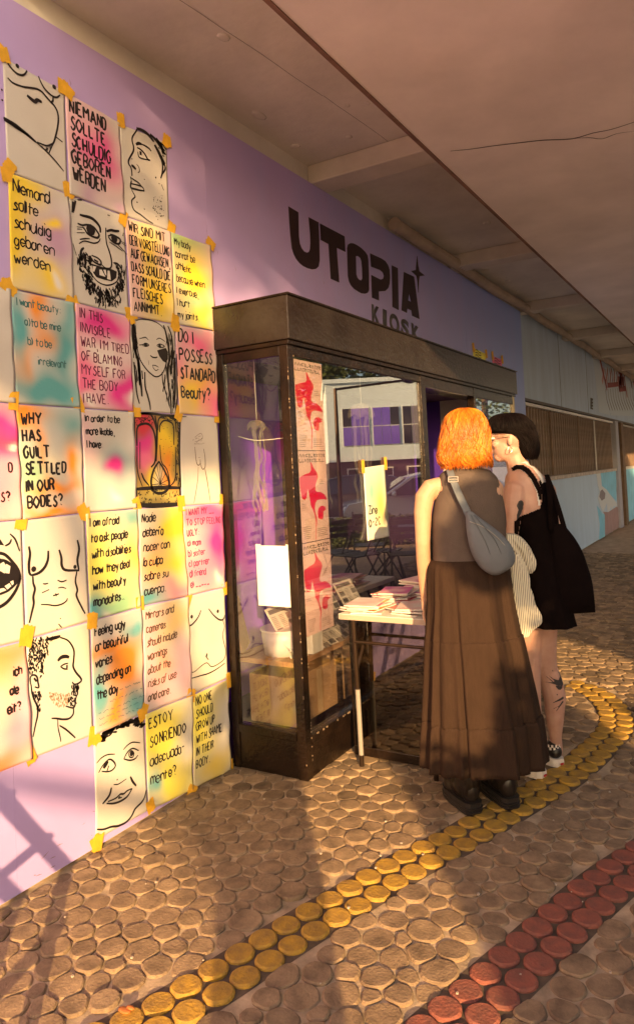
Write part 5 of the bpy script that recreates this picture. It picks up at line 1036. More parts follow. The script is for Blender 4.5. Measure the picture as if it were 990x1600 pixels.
# ---- the woman with orange hair
D1 = 3.0
pA = thing('person', 'person with orange bob, taupe sleeveless top and long brown tiered skirt at the table', 'person', (2.95, -1.2, 0))
bm = bmesh.new()
torso = [(738, 700, 757, .045), (745, 688, 771, .07), (757, 683, 778, .085), (775, 681, 783, .095), (800, 681, 785, .10), (830, 682, 785, .10), (860, 680, 787, .10), (900, 674, 792, .12), (960, 676, 800, .13), (1000, 680, 800, .12)]
scan(bm, torso, D1)
plimb(bm, [(724, 700, 19, 3.0), (723, 725, 18, 3.0), (723, 742, 20, 3.0)])
LA, axA = head(bm, W(724, 684, 3.01), FH * .97 + RH * .25, 1.0)
plimb(bm, [(686, 757, 12, 3.0), (673, 762, 15, 3.0), (663, 777, 15.5, 3.0), (660, 800, 14, 3.0), (660, 825, 12.5, 3.0), (660, 848, 11.5, 3.0), (661, 875, 11.2, 3.02), (662, 905, 9.2, 3.05), (663, 928, 7.2, 3.07)])
hand(bm, W(663, 930, 3.07), W(664, 946, 3.08), Vector((.05, .02, -1)), FH * .75 + RH * .45, RH * -.8 + FH * .5, .82, .12, (.062, .070, .066, .052))
plimb(bm, [(765, 752, 12, 3.02), (772, 762, 14, 3.04), (773, 800, 12, 3.10), (772, 828, 11, 3.14)]); plimb(bm, [(772, 828, 11, 3.14), (760, 838, 9, 3.24), (748, 842, 7, 3.32)])
hand(bm, W(748, 842, 3.32), W(742, 842, 3.37), FH - RH * .5, UZ, RH, .82, .3)
for x_, y0_, xf in ((710, 1000, 722), (765, 1000, 785)): plimb(bm, [(x_, y0_, 30, 3.0), ((x_ + xf) / 2, 1100, 20, 3.02), (xf, 1170, 15, 3.02), (xf, 1206, 10, 3.02)])
bodyA = fuse('body', bm, .0042, M_skinA, pA, 3, .5)
eyes(LA, axA, 1.0, bodyA, mat('ginger_brow', (.3, .12, .04, 1), .7), mat('lip_rose', (.45, .14, .12, 1), .5))
M_top = mat('taupe_rib_knit', (.100, .073, .062, 1), .85, var=.06, vscale=20, bump=.25, bscale=260, spec=.2)
rt = random.Random(6)
def top_disp(t, th, y):
    f_ = .006 * math.sin(y * .35 + 3 * math.cos(th)) * max(0, (y - 790) / 90) + .004 * math.sin(y * .8 + th * 3) * max(0, (y - 820) / 60)
    return f_ + .010 * math.exp(-((th - 4.71) / .10) ** 2) * -1 * (y > 760)
bm = bmesh.new(); scan(bm, [(732, 699, 750, .052), (736, 691, 763, .062), (741, 686.5, 769, .074), (750, 684.5, 776, .084), (765, 682, 780, .092), (785, 678, 785, .100), (803, 675.5, 788, .104), (820, 675, 789, .106), (845, 675.5, 788, .105), (865, 676, 790, .107), (881, 676, 792, .112)], D1, n=64, k=6, disp=top_disp)
topA = obj('sleeveless_top', bm, M_top, pA, True)
tm = topA.modifiers.new('s', 'SMOOTH'); tm.iterations = 2
bm = bmesh.new(); hem = [ringpt((880, 675.5, 792.5, .1135, 0), D1, 2 * math.pi * i / 48) for i in range(49)]; tube(bm, hem, .0035, 6, False); obj('top_hem', bm, M_top, topA, True)
# skirt in three gathered tiers, each a part
M_skirt = mat('brown_crinkled_cotton', (.034, .0185, .0120, 1), .9, var=.10, vscale=30, bump=.35, bscale=180, spec=.15, stretch=(1, 1, .3))
folds = [(rt.uniform(0, 2 * math.pi), rt.uniform(.05, .11), rt.uniform(.4, 1)) for _ in range(34)]
deep = [(4.30, .055, 1.7), (5.02, .06, 1.8), (4.62, .07, .7), (5.35, .06, .7)]
def fold(th, amt, w_=1.):
    v = 0
    for c, ww, a in folds: dd = (th - c + math.pi) % (2 * math.pi) - math.pi; v += a * math.exp(-(dd / (ww * w_)) ** 2)
    return v * amt
def deepf(th, amt, y):
    v = 0
    for c, ww, a in deep: dd = (th - (c + .00025 * (y - 1000)) + math.pi) % (2 * math.pi) - math.pi; v -= a * math.exp(-(dd / ww) ** 2)
    return v * amt
def tier(name, rows, g0, g1, seed):
    def dsp(t, th, y): return fold(th + seed * .0, (g0 + (g1 - g0) * t) * .062, 1) - (g0 + (g1 - g0) * t) * .045 + .006 * math.sin(th * 47 + seed) * max(0, 1 - t * 2.2) * (1 if seed else .2) + deepf(th, .075 * (g0 + (g1 - g0) * t), y) + .004 * noise.noise(Vector((th * 6, y * .03, seed)))
    bm = bmesh.new(); scan(bm, rows, D1, n=240, k=6, cap=False, disp=dsp); o = obj(name, bm, M_skirt, pA, True); s = o.modifiers.new('t', 'SOLIDIFY'); s.thickness = .0015; return o
tier('skirt_tier', [(872, 674, 790, .108), (884, 667.5, 794, .122), (905, 667, 796, .130), (940, 667, 801, .138), (970, 665.5, 807, .145), (994, 664, 812, .152)], .0, .9, 0)
tier('skirt_tier', [(991, 665.5, 811, .150), (998, 663, 815, .158), (1040, 662, 825, .166), (1085, 660.5, 835, .174), (1119, 660, 842, .180)], .55, 1.2, 1)
tier('skirt_tier', [(1116, 661, 841, .178), (1123, 658.5, 845, .186), (1150, 657.5, 849, .190), (1188, 657, 854, .194)], .8, 1.4, 2)
# hair
M_org = mat('orange_hair', (.66, .165, .012, 1), .38, col2=(.40, .085, .008, 1), vscale=7, bump=.4, bscale=60, stretch=(3, 3, .4), spec=.5); 
M_orgs = mat('orange_hair_strand', (.80, .24, .020, 1), .35, col2=(.50, .11, .010, 1), vscale=10, spec=.5); rnd_tint(M_orgs, .45)
hr = [(637.5, 716, 730, .022), (641, 707, 742, .05), (648, 699, 751, .075), (660, 693.5, 757.5, .095), (675, 690.5, 761, .105), (690, 687, 762.5, .108), (703, 685, 762.5, .108), (713, 684, 763.5, .108), (721, 685.5, 765.5, .102), (727, 690, 766, .090)]
bm = bmesh.new(); scan(bm, hr, D1, n=60, k=4, disp=lambda t, th, y: .012 * math.sin(th * 13 + y * .03) * t + .008 * math.sin(th * 29 + y * .05) * t)
hairA = obj('hair', bm, M_org, pA, True)
strands(hr, D1, 1500, 0, 2 * math.pi, .0017, 3, M_orgs, hairA, drop=5, wave=1.); strands(hr, D1, 500, 3.1, 6.3, .0022, 4, M_orgs, hairA, k0=1.02, drop=7, t0=.45, sway=.18, wave=1.6); strands(hr, D1, 90, 0, 2 * math.pi, .0010, 14, M_orgs, hairA, k0=1.07, drop=9, sway=.35, wave=3.)
# boots
M_blk = mat('black_leather', (.018, .013, .011, 1), .35, bump=.2, bscale=80, spec=.5); M_sol = mat('black_rubber_sole', (.020, .015, .013, 1), .6)
for h_, t_ in (((2.838, -1.222), (3.005, -1.035)), ((2.945, -1.345), (3.135, -1.155))):
    so, up, Z_, d_, s_ = shoe(pA, Vector((*h_, 0)), Vector((*t_, 0)), .048, .105, .050, M_sol, M_blk, 'boot', ridges=1)
    bm = bmesh.new(); tube(bm, [Z_(.22, .03), Z_(.23, .10), Z_(.23, .19)], [.050, .054, .050], 18); obj('boot_cuff', bm, M_blk, up, True)
    for q in range(5):
        bm = bmesh.new(); tube(bm, [Z_(.42 + q * .06, .078 - q * .009, -.022), Z_(.43 + q * .06, .090 - q * .010, 0), Z_(.42 + q * .06, .078 - q * .009, .022)], .0028, 6); obj('lace', bm, M_blk, up)
# ---- grey sling bag on her back
bgm = mat('grey_nylon', (.125, .135, .155, 1), .6, var=.05, vscale=8, bump=.3, bscale=30, spec=.3, bdist=.012)
bag = thing('sling_bag', 'grey crescent sling bag worn across the back of the person with orange hair', 'bag', tuple(W(765, 860, 2.85)))
bm = bmesh.new(); scan(bm, [(799, 727.5, 737, .012), (806, 727, 745, .020), (815, 727.5, 757, .030), (828, 728.5, 774, .038), (842, 730.5, 789, .044), (856, 734, 799, .048), (870, 740, 803.5, .048), (883, 748, 801, .042), (892, 757, 790, .034), (898, 767, 779, .014)], 2.845, n=48, k=5,
    disp=lambda t, th, y: .03 * math.sin(y * .10 + math.cos(th) * 5) * max(0, 1 - t * 1.5) + .010 * math.sin(th * 9 + y * .05)); obj('pouch', bm, bgm, bag, True)
bm = bmesh.new(); strp = [W(700, 731, 2.99), W(702, 735, 2.945), W(706, 747, 2.905), W(712, 762, 2.885), W(719, 778, 2.872), W(726, 792, 2.862), W(732, 806, 2.855)]
tube(bm, catmull(strp, 4), .0150, 12, True, (RH, .14)); obj('strap', bm, bgm, bag, True)
bk = W(707.5, 749, 2.893); bm = bmesh.new()
for a, b in (((-.019, .010), (.019, .010)), ((.019, .010), (.019, -.010)), ((.019, -.010), (-.019, -.010)), ((-.019, -.010), (-.019, .010)), ((-.019, 0), (.019, 0))): tube(bm, [bk + RH * a[0] + UZ * a[1], bk + RH * b[0] + UZ * b[1]], .0022, 6)
obj('buckle', bm, mat('light_metal', (.6, .55, .5, 1), .3, metal=.6), bag)
bm = bmesh.new(); tube(bm, catmull([W(733, 815, 2.815), W(752, 822, 2.806), W(772, 836, 2.80), W(788, 852, 2.806)], 4), .0016, 6); obj('zip', bm, M_sleeve, bag)

# ---- the woman with the black bob
D2 = 3.24
pB = thing('person', 'person with black bob, glasses and short black pinafore leaning to whisper', 'person', (3.42, -1.40, 0))
bm = bmesh.new()
scan(bm, [(728, 803, 831, .05), (735, 796, 838, .070), (745, 790, 846, .085), (765, 790, 853, .095), (800, 796, 857, .10), (840, 806, 860, .105), (880, 808, 866, .115), (930, 815, 876, .125), (975, 822, 874, .12)], D2)
plimb(bm, [(800, 700, 15, 3.24), (805, 718, 16, 3.24), (812, 738, 19, 3.24)])
LB, axB = head(bm, W(796, 687, 3.24), -RH * .94 + FH * .34, .93)
plimb(bm, [(812, 752, 14, 3.22), (804, 766, 18, 3.19), (802, 785, 16.5, 3.17), (799, 810, 14, 3.16), (797, 838, 11.5, 3.16)]); plimb(bm, [(797, 838, 11.5, 3.16), (792, 856, 10, 3.25), (786, 868, 8, 3.34)])
hand(bm, W(786, 868, 3.34), W(784, 871, 3.38), FH - RH * .3 - UZ * .2, UZ, RH, .80, .3)
plimb(bm, [(842, 754, 14, 3.26), (852, 768, 16, 3.28), (860, 800, 12, 3.30), (872, 838, 10.5, 3.30)]); plimb(bm, [(872, 838, 10.5, 3.30), (874, 870, 9, 3.32), (872, 900, 7, 3.34)]); hand(bm, W(872, 900, 3.34), W(871, 914, 3.35), Vector((0, 0, -1)), FH, RH, .80, .2)
plimb(bm, [(846, 955, 25, 3.26), (846, 990, 23, 3.28), (848, 1022, 20, 3.30), (853, 1045, 17, 3.32), (861, 1068, 17.5, 3.33), (866, 1090, 17, 3.34), (866, 1125, 13.5, 3.36), (867, 1150, 9.5, 3.38), (870, 1172, 8.5, 3.40), (868, 1184, 9, 3.40)])
plimb(bm, [(832, 955, 22, 3.25), (826, 1022, 18, 3.26), (829, 1090, 15, 3.27), (835, 1140, 11, 3.27), (838, 1190, 8.5, 3.26), (838, 1200, 9, 3.26)])
bodyB = fuse('body', bm, .0042, M_skinB, pB, 3, .5)
M_blkhair = mat('black_hair', (.004, .002, .0025, 1), .6, spec=.08, bump=.3, bscale=70, stretch=(3, 3, .4)); M_bs = mat('black_hair_strand', (.005, .0025, .003, 1), .6, var=.2, spec=.12); rnd_tint(M_bs, .4)
eyes(LB, axB, .93, bodyB, M_blkhair, mat('lip_pink', (.42, .13, .12, 1), .5))
M_pin = mat('black_cotton', (.0055, .003, .003, 1), .9, var=.2, vscale=20, bump=.25, bscale=160, spec=.05)
bm = bmesh.new(); scan(bm, [(806, 800, 861, .106), (816, 801, 862, .110), (830, 803, 864, .116), (860, 805, 868, .126), (900, 808, 875, .138), (940, 812, 885, .150), (972, 817, 893, .160)], D2, n=120, k=5, cap='top', disp=lambda t, th, y: (.03 * math.sin(th * 9 + 1) + .015 * math.sin(th * 17)) * t ** 1.5)
dr = obj('pinafore', bm, M_pin, pB, True)
patch('pinafore_bib', [(803, 814), (812, 806), (828, 800), (842, 794), (846, 780), (844, 765), (840, 752), (850, 744), (858, 750), (863, 790), (865, 835), (803, 836)], bodyB, M_pin, dr, .005, 1.4, .002)
patch('shoulder_strap', [(797, 731), (806, 725), (818, 726), (828, 733), (838, 747), (846, 765), (846, 782), (841, 782), (838, 768), (830, 752), (820, 739), (810, 733), (800, 737)], bodyB, M_pin, dr, .006, 1.3, .002)
M_wht = mat('white_cotton', (.62, .58, .56, 1), .8, var=.04)
ws = patch('undershirt_strap', [(808, 724), (822, 720), (836, 723), (846, 736), (853, 752), (846, 756), (840, 745), (830, 731), (818, 725)], bodyB, M_wht, pB, .0055, 1.3, .002)
patch('undershirt_edge', [(812, 734.5), (821, 740), (830, 753), (837, 769), (840, 790), (844.5, 791), (842, 772), (835, 752), (826, 739), (817, 732)], bodyB, M_wht, pB, .0045, 1.0, .0015)
hb = [(645.5, 783, 800, .022), (648, 773, 812, .045), (653, 765.5, 820, .066), (661, 760.5, 827, .082), (668, 758.5, 831, .088), (673, 762, 833, .088), (679, 784, 835.5, .085), (690, 797, 838, .082), (702, 805, 839, .080), (711, 810, 838, .074), (717, 815, 836, .062)]
bm = bmesh.new(); scan(bm, hb, D2, n=56, k=4, disp=lambda t, th, y: .006 * math.sin(th * 15)); hairB = obj('hair', bm, M_blkhair, pB, True)
strands(hb, D2, 1100, 0, 2 * math.pi, .0016, 8, M_bs, hairB, drop=3); strands(hb, D2, 60, 0, 2 * math.pi, .0009, 9, M_bs, hairB, k0=1.06, drop=5, sway=.3, wave=2.)
bm = bmesh.new(); rn = random.Random(3)
for i in range(120):
    x_ = rn.uniform(759, 790); yy = 668 + (x_ - 759) * .35 + rn.uniform(-3, 4); d_ = D2 - rn.uniform(.03, .10) * ((x_ - 757) / 30) ** .6 + .02; tube(bm, [W(x_ + 4, 655, d_), W(x_ + 1, 664, d_ - .004), W(x_, yy, d_ - .002)], [.0018, .002, .0006], 4)
obj('fringe', bm, M_bs, hairB, True)
gl_m = mat('gold_wire', (.65, .50, .30, 1), .25, metal=.8); gs = tag(obj('glasses', (lambda b: (tube(b, [LB(-.005, .080, .010), LB(.05, .078, .014), LB(.098, .058, .014)], .0017, 6), b)[1])(bmesh.new()), gl_m), 'thin gold wire glasses worn by the person with the black bob', 'glasses')
for t in (-1, 1):
    bm = bmesh.new(); tube(bm, [LB(.100, t * .033 + .024 * math.cos(a), .010 + .021 * math.sin(a)) for a in [i * math.pi / 10 for i in range(21)]], .0013, 6, False); obj('rim', bm, gl_m, gs)
bm = bmesh.new(); tube(bm, [LB(.100, -.010, .014), LB(.104, 0, .017), LB(.100, .010, .014)], .0013, 6); obj('bridge', bm, gl_m, gs)
bm = bmesh.new(); tube(bm, [LB(-.006, -.082, .010), LB(.05, -.078, .014), LB(.098, -.058, .014)], .0017, 6); obj('temple', bm, gl_m, gs)
bm = bmesh.new(); e0 = LB(-.004, .086, -.050); tube(bm, [e0 + RH * .009 * math.cos(a) + UZ * .012 * math.sin(a) for a in [i * math.pi / 8 for i in range(17)]], .0016, 6, False); tag(obj('earring', bm, mat('silver', (.6, .58, .55, 1), .2, metal=1.)), 'small silver hoop earring on the ear of the person with the black bob', 'earring')
M_tat = mat('tattoo_ink', (.035, .030, .032, 1), .6)
patch('tattoo', [(806.5, 788), (810, 782), (815, 781), (817.5, 785), (817, 794), (814, 802), (810, 811), (806.5, 816), (806, 805), (809, 797), (806.5, 792)], bodyB, M_tat, bodyB, .0012, .8)
def c7(*q): return [(840 + q[i] / 16, 1030 + q[i + 1] / 16) for i in range(0, len(q), 2)]
for pl in (c7(380, 480, 510, 520, 540, 420, 470, 260, 500, 280, 590, 440, 635, 620, 600, 680, 470, 660, 380, 625, 250, 590, 130, 570, 135, 555, 260, 570, 350, 575, 190, 430, 205, 415, 390, 560, 400, 545, 250, 405, 270, 400), c7(420, 650, 600, 665, 605, 730, 560, 770, 500, 765, 450, 710), c7(330, 290, 365, 260, 385, 290, 365, 320), c7(440, 885, 475, 855, 510, 885, 480, 915), c7(350, 1090, 500, 1000, 630, 920, 650, 990, 560, 1040, 370, 1105), c7(370, 1235, 520, 1160, 590, 1050, 640, 1020, 630, 1090, 560, 1180, 460, 1310, 430, 1305, 510, 1190, 380, 1255)):
    patch('tattoo', pl, bodyB, M_tat, bodyB, .0012, .6)
# slip on shoes with white soles and a chequered band
M_ws = mat('white_rubber', (.66, .58, .52, 1), .5, var=.05)
for h_, dr_ in (((3.455, -1.425), FH * .86 - RH * .5), ((3.300, -1.385), FH * .75 - RH * .66)):
    hp = Vector((*h_, 0)); so, up, Z_, d_, s_ = shoe(pB, hp, hp + dr_.normalized() * .245, .036, .062, .042, M_ws, M_blk, 'slip_on_shoe')
    bm = bmesh.new(); n_ = 26
    for i in range(n_):
        for r_ in range(2):
            if (i + r_) % 2: continue
            a0_, a1_ = 2 * math.pi * i / n_, 2 * math.pi * (i + 1) / n_; z_ = .040 + r_ * .012
            P = [Z_(.20 + .155 * math.cos(a), z_ + q, .0385 * math.sin(a)) for a, q in ((a0_, 0), (a1_, 0), (a1_, .012), (a0_, .012))]; vs_ = [bm.verts.new(p) for p in P]; bm.faces.new(vs_)
    obj('chequered_band', bm, M_ws, up)
    bm = bmesh.new(); q0 = Z_(-.012, -.026); box(bm, -.002, .002, -.009, .009, 0, .009, mtx=Matrix(((d_.x, s_.x, 0, q0.x), (d_.y, s_.y, 0, q0.y), (0, 0, 1, q0.z), (0, 0, 0, 1)))); obj('heel_tag', bm, mat('red_rubber', (.45, .03, .03, 1), .5), so)
# ---- black tote
tt = thing('tote_bag', 'large black cloth tote bag hanging from the shoulder of the person in black', 'bag', tuple(W(890, 900, 3.12)))
bm = bmesh.new(); scan(bm, [(819, 862, 880.5, .010), (826, 858, 885, .022), (842, 857, 897, .034), (862, 857, 908, .042), (885, 858, 916, .046), (908, 859, 922.5, .046), (935, 861, 926.5, .040), (950, 864, 928.5, .026), (958, 868, 929.5, .008)], 3.14, n=56, k=5, disp=lambda t, th, y: .02 * math.sin(th * 5 + y * .03) * t + .008 * math.sin(th * 13 + y * .04)); obj('bag_body', bm, M_pin, tt, True)
for P in ([(853, 742, 3.17), (862, 765, 3.13), (872, 795, 3.12), (881, 826, 3.13)], [(850, 745, 3.30), (858, 770, 3.20), (866, 800, 3.16), (870, 828, 3.15)], [(855, 746, 3.15), (858, 775, 3.10), (859, 800, 3.11), (861, 832, 3.12)]):
    bm = bmesh.new(); tube(bm, catmull([W(*q) for q in P], 4), .011, 10, True, (RH, .25)); obj('handle', bm, M_pin, tt, True)
# ---- striped scarf over her forearm
M_sc = mat('striped_cotton', (.66, .60, .48, 1), .85, bump=.2, bscale=200)
nn3 = M_sc.node_tree; tc3 = nn3.nodes.new('ShaderNodeTexCoord'); wv = nn3.nodes.new('ShaderNodeTexWave'); wv.wave_type = 'BANDS'; wv.bands_direction = 'X'; wv.inputs['Scale'].default_value = 1.0; wv.inputs['Distortion'].default_value = .3
mp3 = nn3.nodes.new('ShaderNodeMapping'); mp3.inputs['Rotation'].default_value = (0, R_(-14), R_(59)); mp3.inputs['Scale'].default_value = (34, 34, 34)
nn3.links.new(tc3.outputs['Object'], mp3.inputs[0]); nn3.links.new(mp3.outputs[0], wv.inputs['Vector'])
cr3 = nn3.nodes.new('ShaderNodeValToRGB'); cr3.color_ramp.elements[0].position = .70; cr3.color_ramp.elements[0].color = (.66, .60, .48, 1); cr3.color_ramp.elements[1].position = .82; cr3.color_ramp.elements[1].color = (.22, .19, .17, 1)
nn3.links.new(wv.outputs['Fac'], cr3.inputs[0]); nn3.links.new(cr3.outputs[0], nn3.nodes['Principled BSDF'].inputs['Base Color'])
scf = thing('striped_scarf', 'cream scarf with thin dark stripes draped over the bare forearm between the two people', 'scarf', tuple(W(815, 900, 3.08)))
dsp = lambda t, th, y: .16 * math.sin(th * 5 + y * .06) + .08 * math.sin(th * 11 - y * .03) + .10 * noise.noise(Vector((th * 3, y * .06, 2)))
bm = bmesh.new(); scan(bm, [(834, 786, 802, .030), (841, 784, 813, .040), (852, 789, 822, .042), (864, 798, 829, .036), (877, 806, 833.5, .030), (889, 812, 833, .024), (896, 818, 829, .012)], 3.08, n=60, k=5, disp=dsp); obj('draped_loop', bm, M_sc, scf, True)
bm = bmesh.new(); scan(bm, [(866, 791, 808, .018), (880, 789, 816, .020), (900, 790, 823, .020), (925, 793, 829, .018), (948, 799, 836, .016), (964, 804, 842, .014), (975, 808, 841, .012), (986, 810, 830, .009), (996, 812, 824, .004)], 3.05, n=70, k=5, disp=dsp); obj('hanging_end', bm, M_sc, scf, True)
bm = bmesh.new(); rn = random.Random(4)
for i in range(26): x_ = 806 + i * 1.4; y_ = 996 - max(0, (i - 8)) * 1.5; tube(bm, [W(x_, y_ - 10, 3.045), W(x_ + rn.uniform(-1, 1), y_ - 3 + rn.uniform(-2, 3), 3.045)], .0012, 4)
obj('fringe', bm, M_sc, scf)

# ---- the photographer, just behind the camera (casts the broad shadow on the paving, shows faintly in the glass)
n36_, l36_ = Vector((math.sin(SUNDIR), -math.cos(SUNDIR), 0)), Vector((math.cos(SUNDIR), math.sin(SUNDIR), 0))
pc = n36_ * 1.82 + l36_ * -1.78; pC = thing('person', 'person in a white T-shirt and dark trousers holding up a phone to take the photograph', 'person', (pc.x, pc.y, 0))
def Q(s, f_, z): return Vector((pc.x, pc.y, 0)) + AR_ * s + AF_ * f_ + UZ * z
AR_, AF_ = RH, FH
def wscan(bm, rows, n=28):
    rings = []
    for z, a, b, f_ in interp(rows, 4): rings.append([bm.verts.new(Q(a * math.cos(t), f_ + b * math.sin(t), z)) for t in [2 * math.pi * j / n for j in range(n)]])
    for p, q in zip(rings, rings[1:]):
        for j in range(n): bm.faces.new((p[j], q[j], q[(j + 1) % n], p[(j + 1) % n]))
    bm.faces.new(rings[0]); bm.faces.new(rings[-1][::-1])
bm = bmesh.new(); wscan(bm, [(.80, .15, .11, 0), (.95, .16, .11, 0), (1.10, .135, .095, 0), (1.25, .16, .10, 0), (1.35, .155, .09, 0), (1.40, .08, .06, 0)])
limb(bm, [Q(0, 0, 1.38), Q(0, .01, 1.48)], [.055, .052]); LC, axC = head(bm, Q(0, .03, 1.55), FH, .97)
camp = (CAM - Vector((pc.x, pc.y, 0))); ca, cf_ = camp.dot(RH), camp.dot(FH)
for s in (-1, 1):
    el = Q(s * .22, .14, 1.16); wr = Q(ca + s * .09, cf_ - .09, 1.38)
    limb(bm, [Q(s * .15, 0, 1.34), Q(s * .19, .05, 1.26), el], [.055, .048, .042]); limb(bm, [el, el.lerp(wr, .5), wr], [.042, .038, .026])
    hand(bm, wr, wr + (Vector((CAM.x, CAM.y, 1.42)) - RH * -s * .075 - wr) * .35, UZ * .8 - RH * s * .3, -RH * s, FH, .85, .5)
    limb(bm, [Q(s * .09, 0, .82), Q(s * .095, .01, .48), Q(s * .10, 0, .12)], [.085, .058, .04])
fuse('body', bm, .007, M_skinA, pC, 3); eyes(LC, axC, .97, pC, M_blkhair, bpy.data.materials['lip_rose'])
bm = bmesh.new(); wscan(bm, [(.86, .185, .13, 0), (1.0, .175, .125, 0), (1.15, .16, .115, 0), (1.28, .18, .115, 0), (1.36, .165, .10, 0), (1.40, .09, .065, 0)])
for s in (-1, 1): limb(bm, [Q(s * .15, 0, 1.34), Q(s * .20, .06, 1.24)], [.07, .062])
fuse('t_shirt', bm, .009, M_wht, pC, 3)
bm = bmesh.new(); wscan(bm, [(.70, .17, .12, 0), (.80, .175, .125, 0), (.95, .165, .115, 0)])
for s in (-1, 1): limb(bm, [Q(s * .09, 0, .80), Q(s * .10, .01, .48), Q(s * .105, 0, .10)], [.10, .075, .065])
fuse('trousers', bm, .009, M_pin, pC, 3)
for s in (-1, 1): shoe(pC, Q(s * .10, -.08, 0), Q(s * .12, .17, 0), .03, .06, .045, M_ws, M_blk, 'shoe')
bm = bmesh.new()
for i in range(1): ellip(bm, Q(0, .0, 1.60), .10, .095, .10, (RH, FH, UZ)); ellip(bm, Q(0, -.05, 1.50), .09, .06, .12, (RH, FH, UZ))
obj('hair', bm, M_blkhair, pC, True)
ph = Vector(CAM) - AF * .025; bm = bmesh.new(); box(bm, -.037, .037, -.004, .004, -.07, .07, bevel=.003, mtx=Matrix(((AR.x, AF.x, AU.x, ph.x), (AR.y, AF.y, AU.y, ph.y), (AR.z, AF.z, AU.z, ph.z), (0, 0, 0, 1)))); tag(obj('phone', bm, M_dark), 'black phone held up by the person taking the photograph', 'phone')
bm = bmesh.new()
for row_ in (.30, .62):
    P_ = [ringpt((799 + (898 - 799) * t, *(lambda yy: (np.interp(yy, [799, 815, 842, 870, 898], [727.5, 727.5, 730.5, 740, 767]), np.interp(yy, [799, 815, 842, 870, 898], [737, 757, 789, 803.5, 779])))(799 + (898 - 799) * t), .050 * math.sin(math.pi * min(.97, max(.06, t))) ** .5, 0), 2.845, 4.71 + (row_ - .45) * 1.4, 1.012) for t in [i / 20 for i in range(1, 20)]]
    tube(bm, P_, .0014, 5)
obj('seam', bm, mat('dark_grey_thread', (.07, .075, .085, 1), .7), bag)
# ------------------------------------------------------------------ across the street (seen in the kiosk glass)
def MR(px, py, d):                                      # where a thing reflected in the front glass really stands
    p = W(px, py, d); return Vector((p.x, 2 * KY - p.y, p.z))
fd = 26.; a0 = MR(514, 700, fd); a1 = MR(690, 700, fd); ux = Vector((a1.x - a0.x, a1.y - a0.y, 0)).normalized(); uy = Vector((-ux.y, ux.x, 0))
if uy.dot(Vector((CAM.x, CAM.y, 0)) - a0) > 0: uy = -uy            # away from the street
Lf = (a1 - a0).length
def FM(*lo): return Matrix(((ux.x, uy.x, 0, a0.x), (ux.y, uy.y, 0, a0.y), (0, 0, 1, 0), (0, 0, 0, 1)))
fb = thing('white_building', 'white flat roofed building with violet windows across the street', 'building', (a0.x, a0.y, 0))
M_fac = mat('white_facade', (.70, .80, .86, 1), .7, var=.04); mt = FM()
obj('upper_floor', bx(0, Lf, 0, 6, 1.75, 4.6, mtx=mt), M_fac, fb); obj('ground_floor', bx(0, Lf, .25, 6, -.1, 1.749, mtx=mt), mat('dark_shopfront', (.06, .035, .04, 1), .4), fb)
obj('roof_edge', bx(-.1, Lf + .1, -.12, 6.1, 4.602, 4.75, mtx=mt), M_fac, fb)
M_win = mat('violet_window_glass', (.20, .12, .62, 1), .12); M_wing = mat('grey_window_glass', (.25, .22, .27, 1), .15)
M_wind = mat('dark_window_glass', (.05, .04, .07, 1), .12); k = 0; x = .55
while x < Lf - 1.1:
    f_ = obj('window', bx(x, x + .98, -.035, -.001, 2.30, 3.68, mtx=mt), mat('window_frame_white', (.7, .7, .7, 1), .5), fb)
    for q in range(3): obj('pane', bx(x + .02 + q * .32, x + .32 + q * .32, -.05, -.036, 3.02, 3.66, mtx=mt), M_win if (k + q) % 3 and k < 2 else (M_wing if q % 2 else M_wind), f_); obj('pane', bx(x + .02 + q * .32, x + .32 + q * .32, -.05, -.036, 2.32, 2.98, mtx=mt), M_win if k < 2 else (M_wing if (q + k) % 2 else M_wind), f_)
    obj('sign_box', bx(x + .1, x + .7, .20, .249, 1.15, 1.5, mtx=mt), M_white, fb); obj('sign_panel', bx(x + .15, x + .65, .18, .199, 1.2, 1.45, mtx=mt), M_dark, fb)
    x += 1.09; k += 1
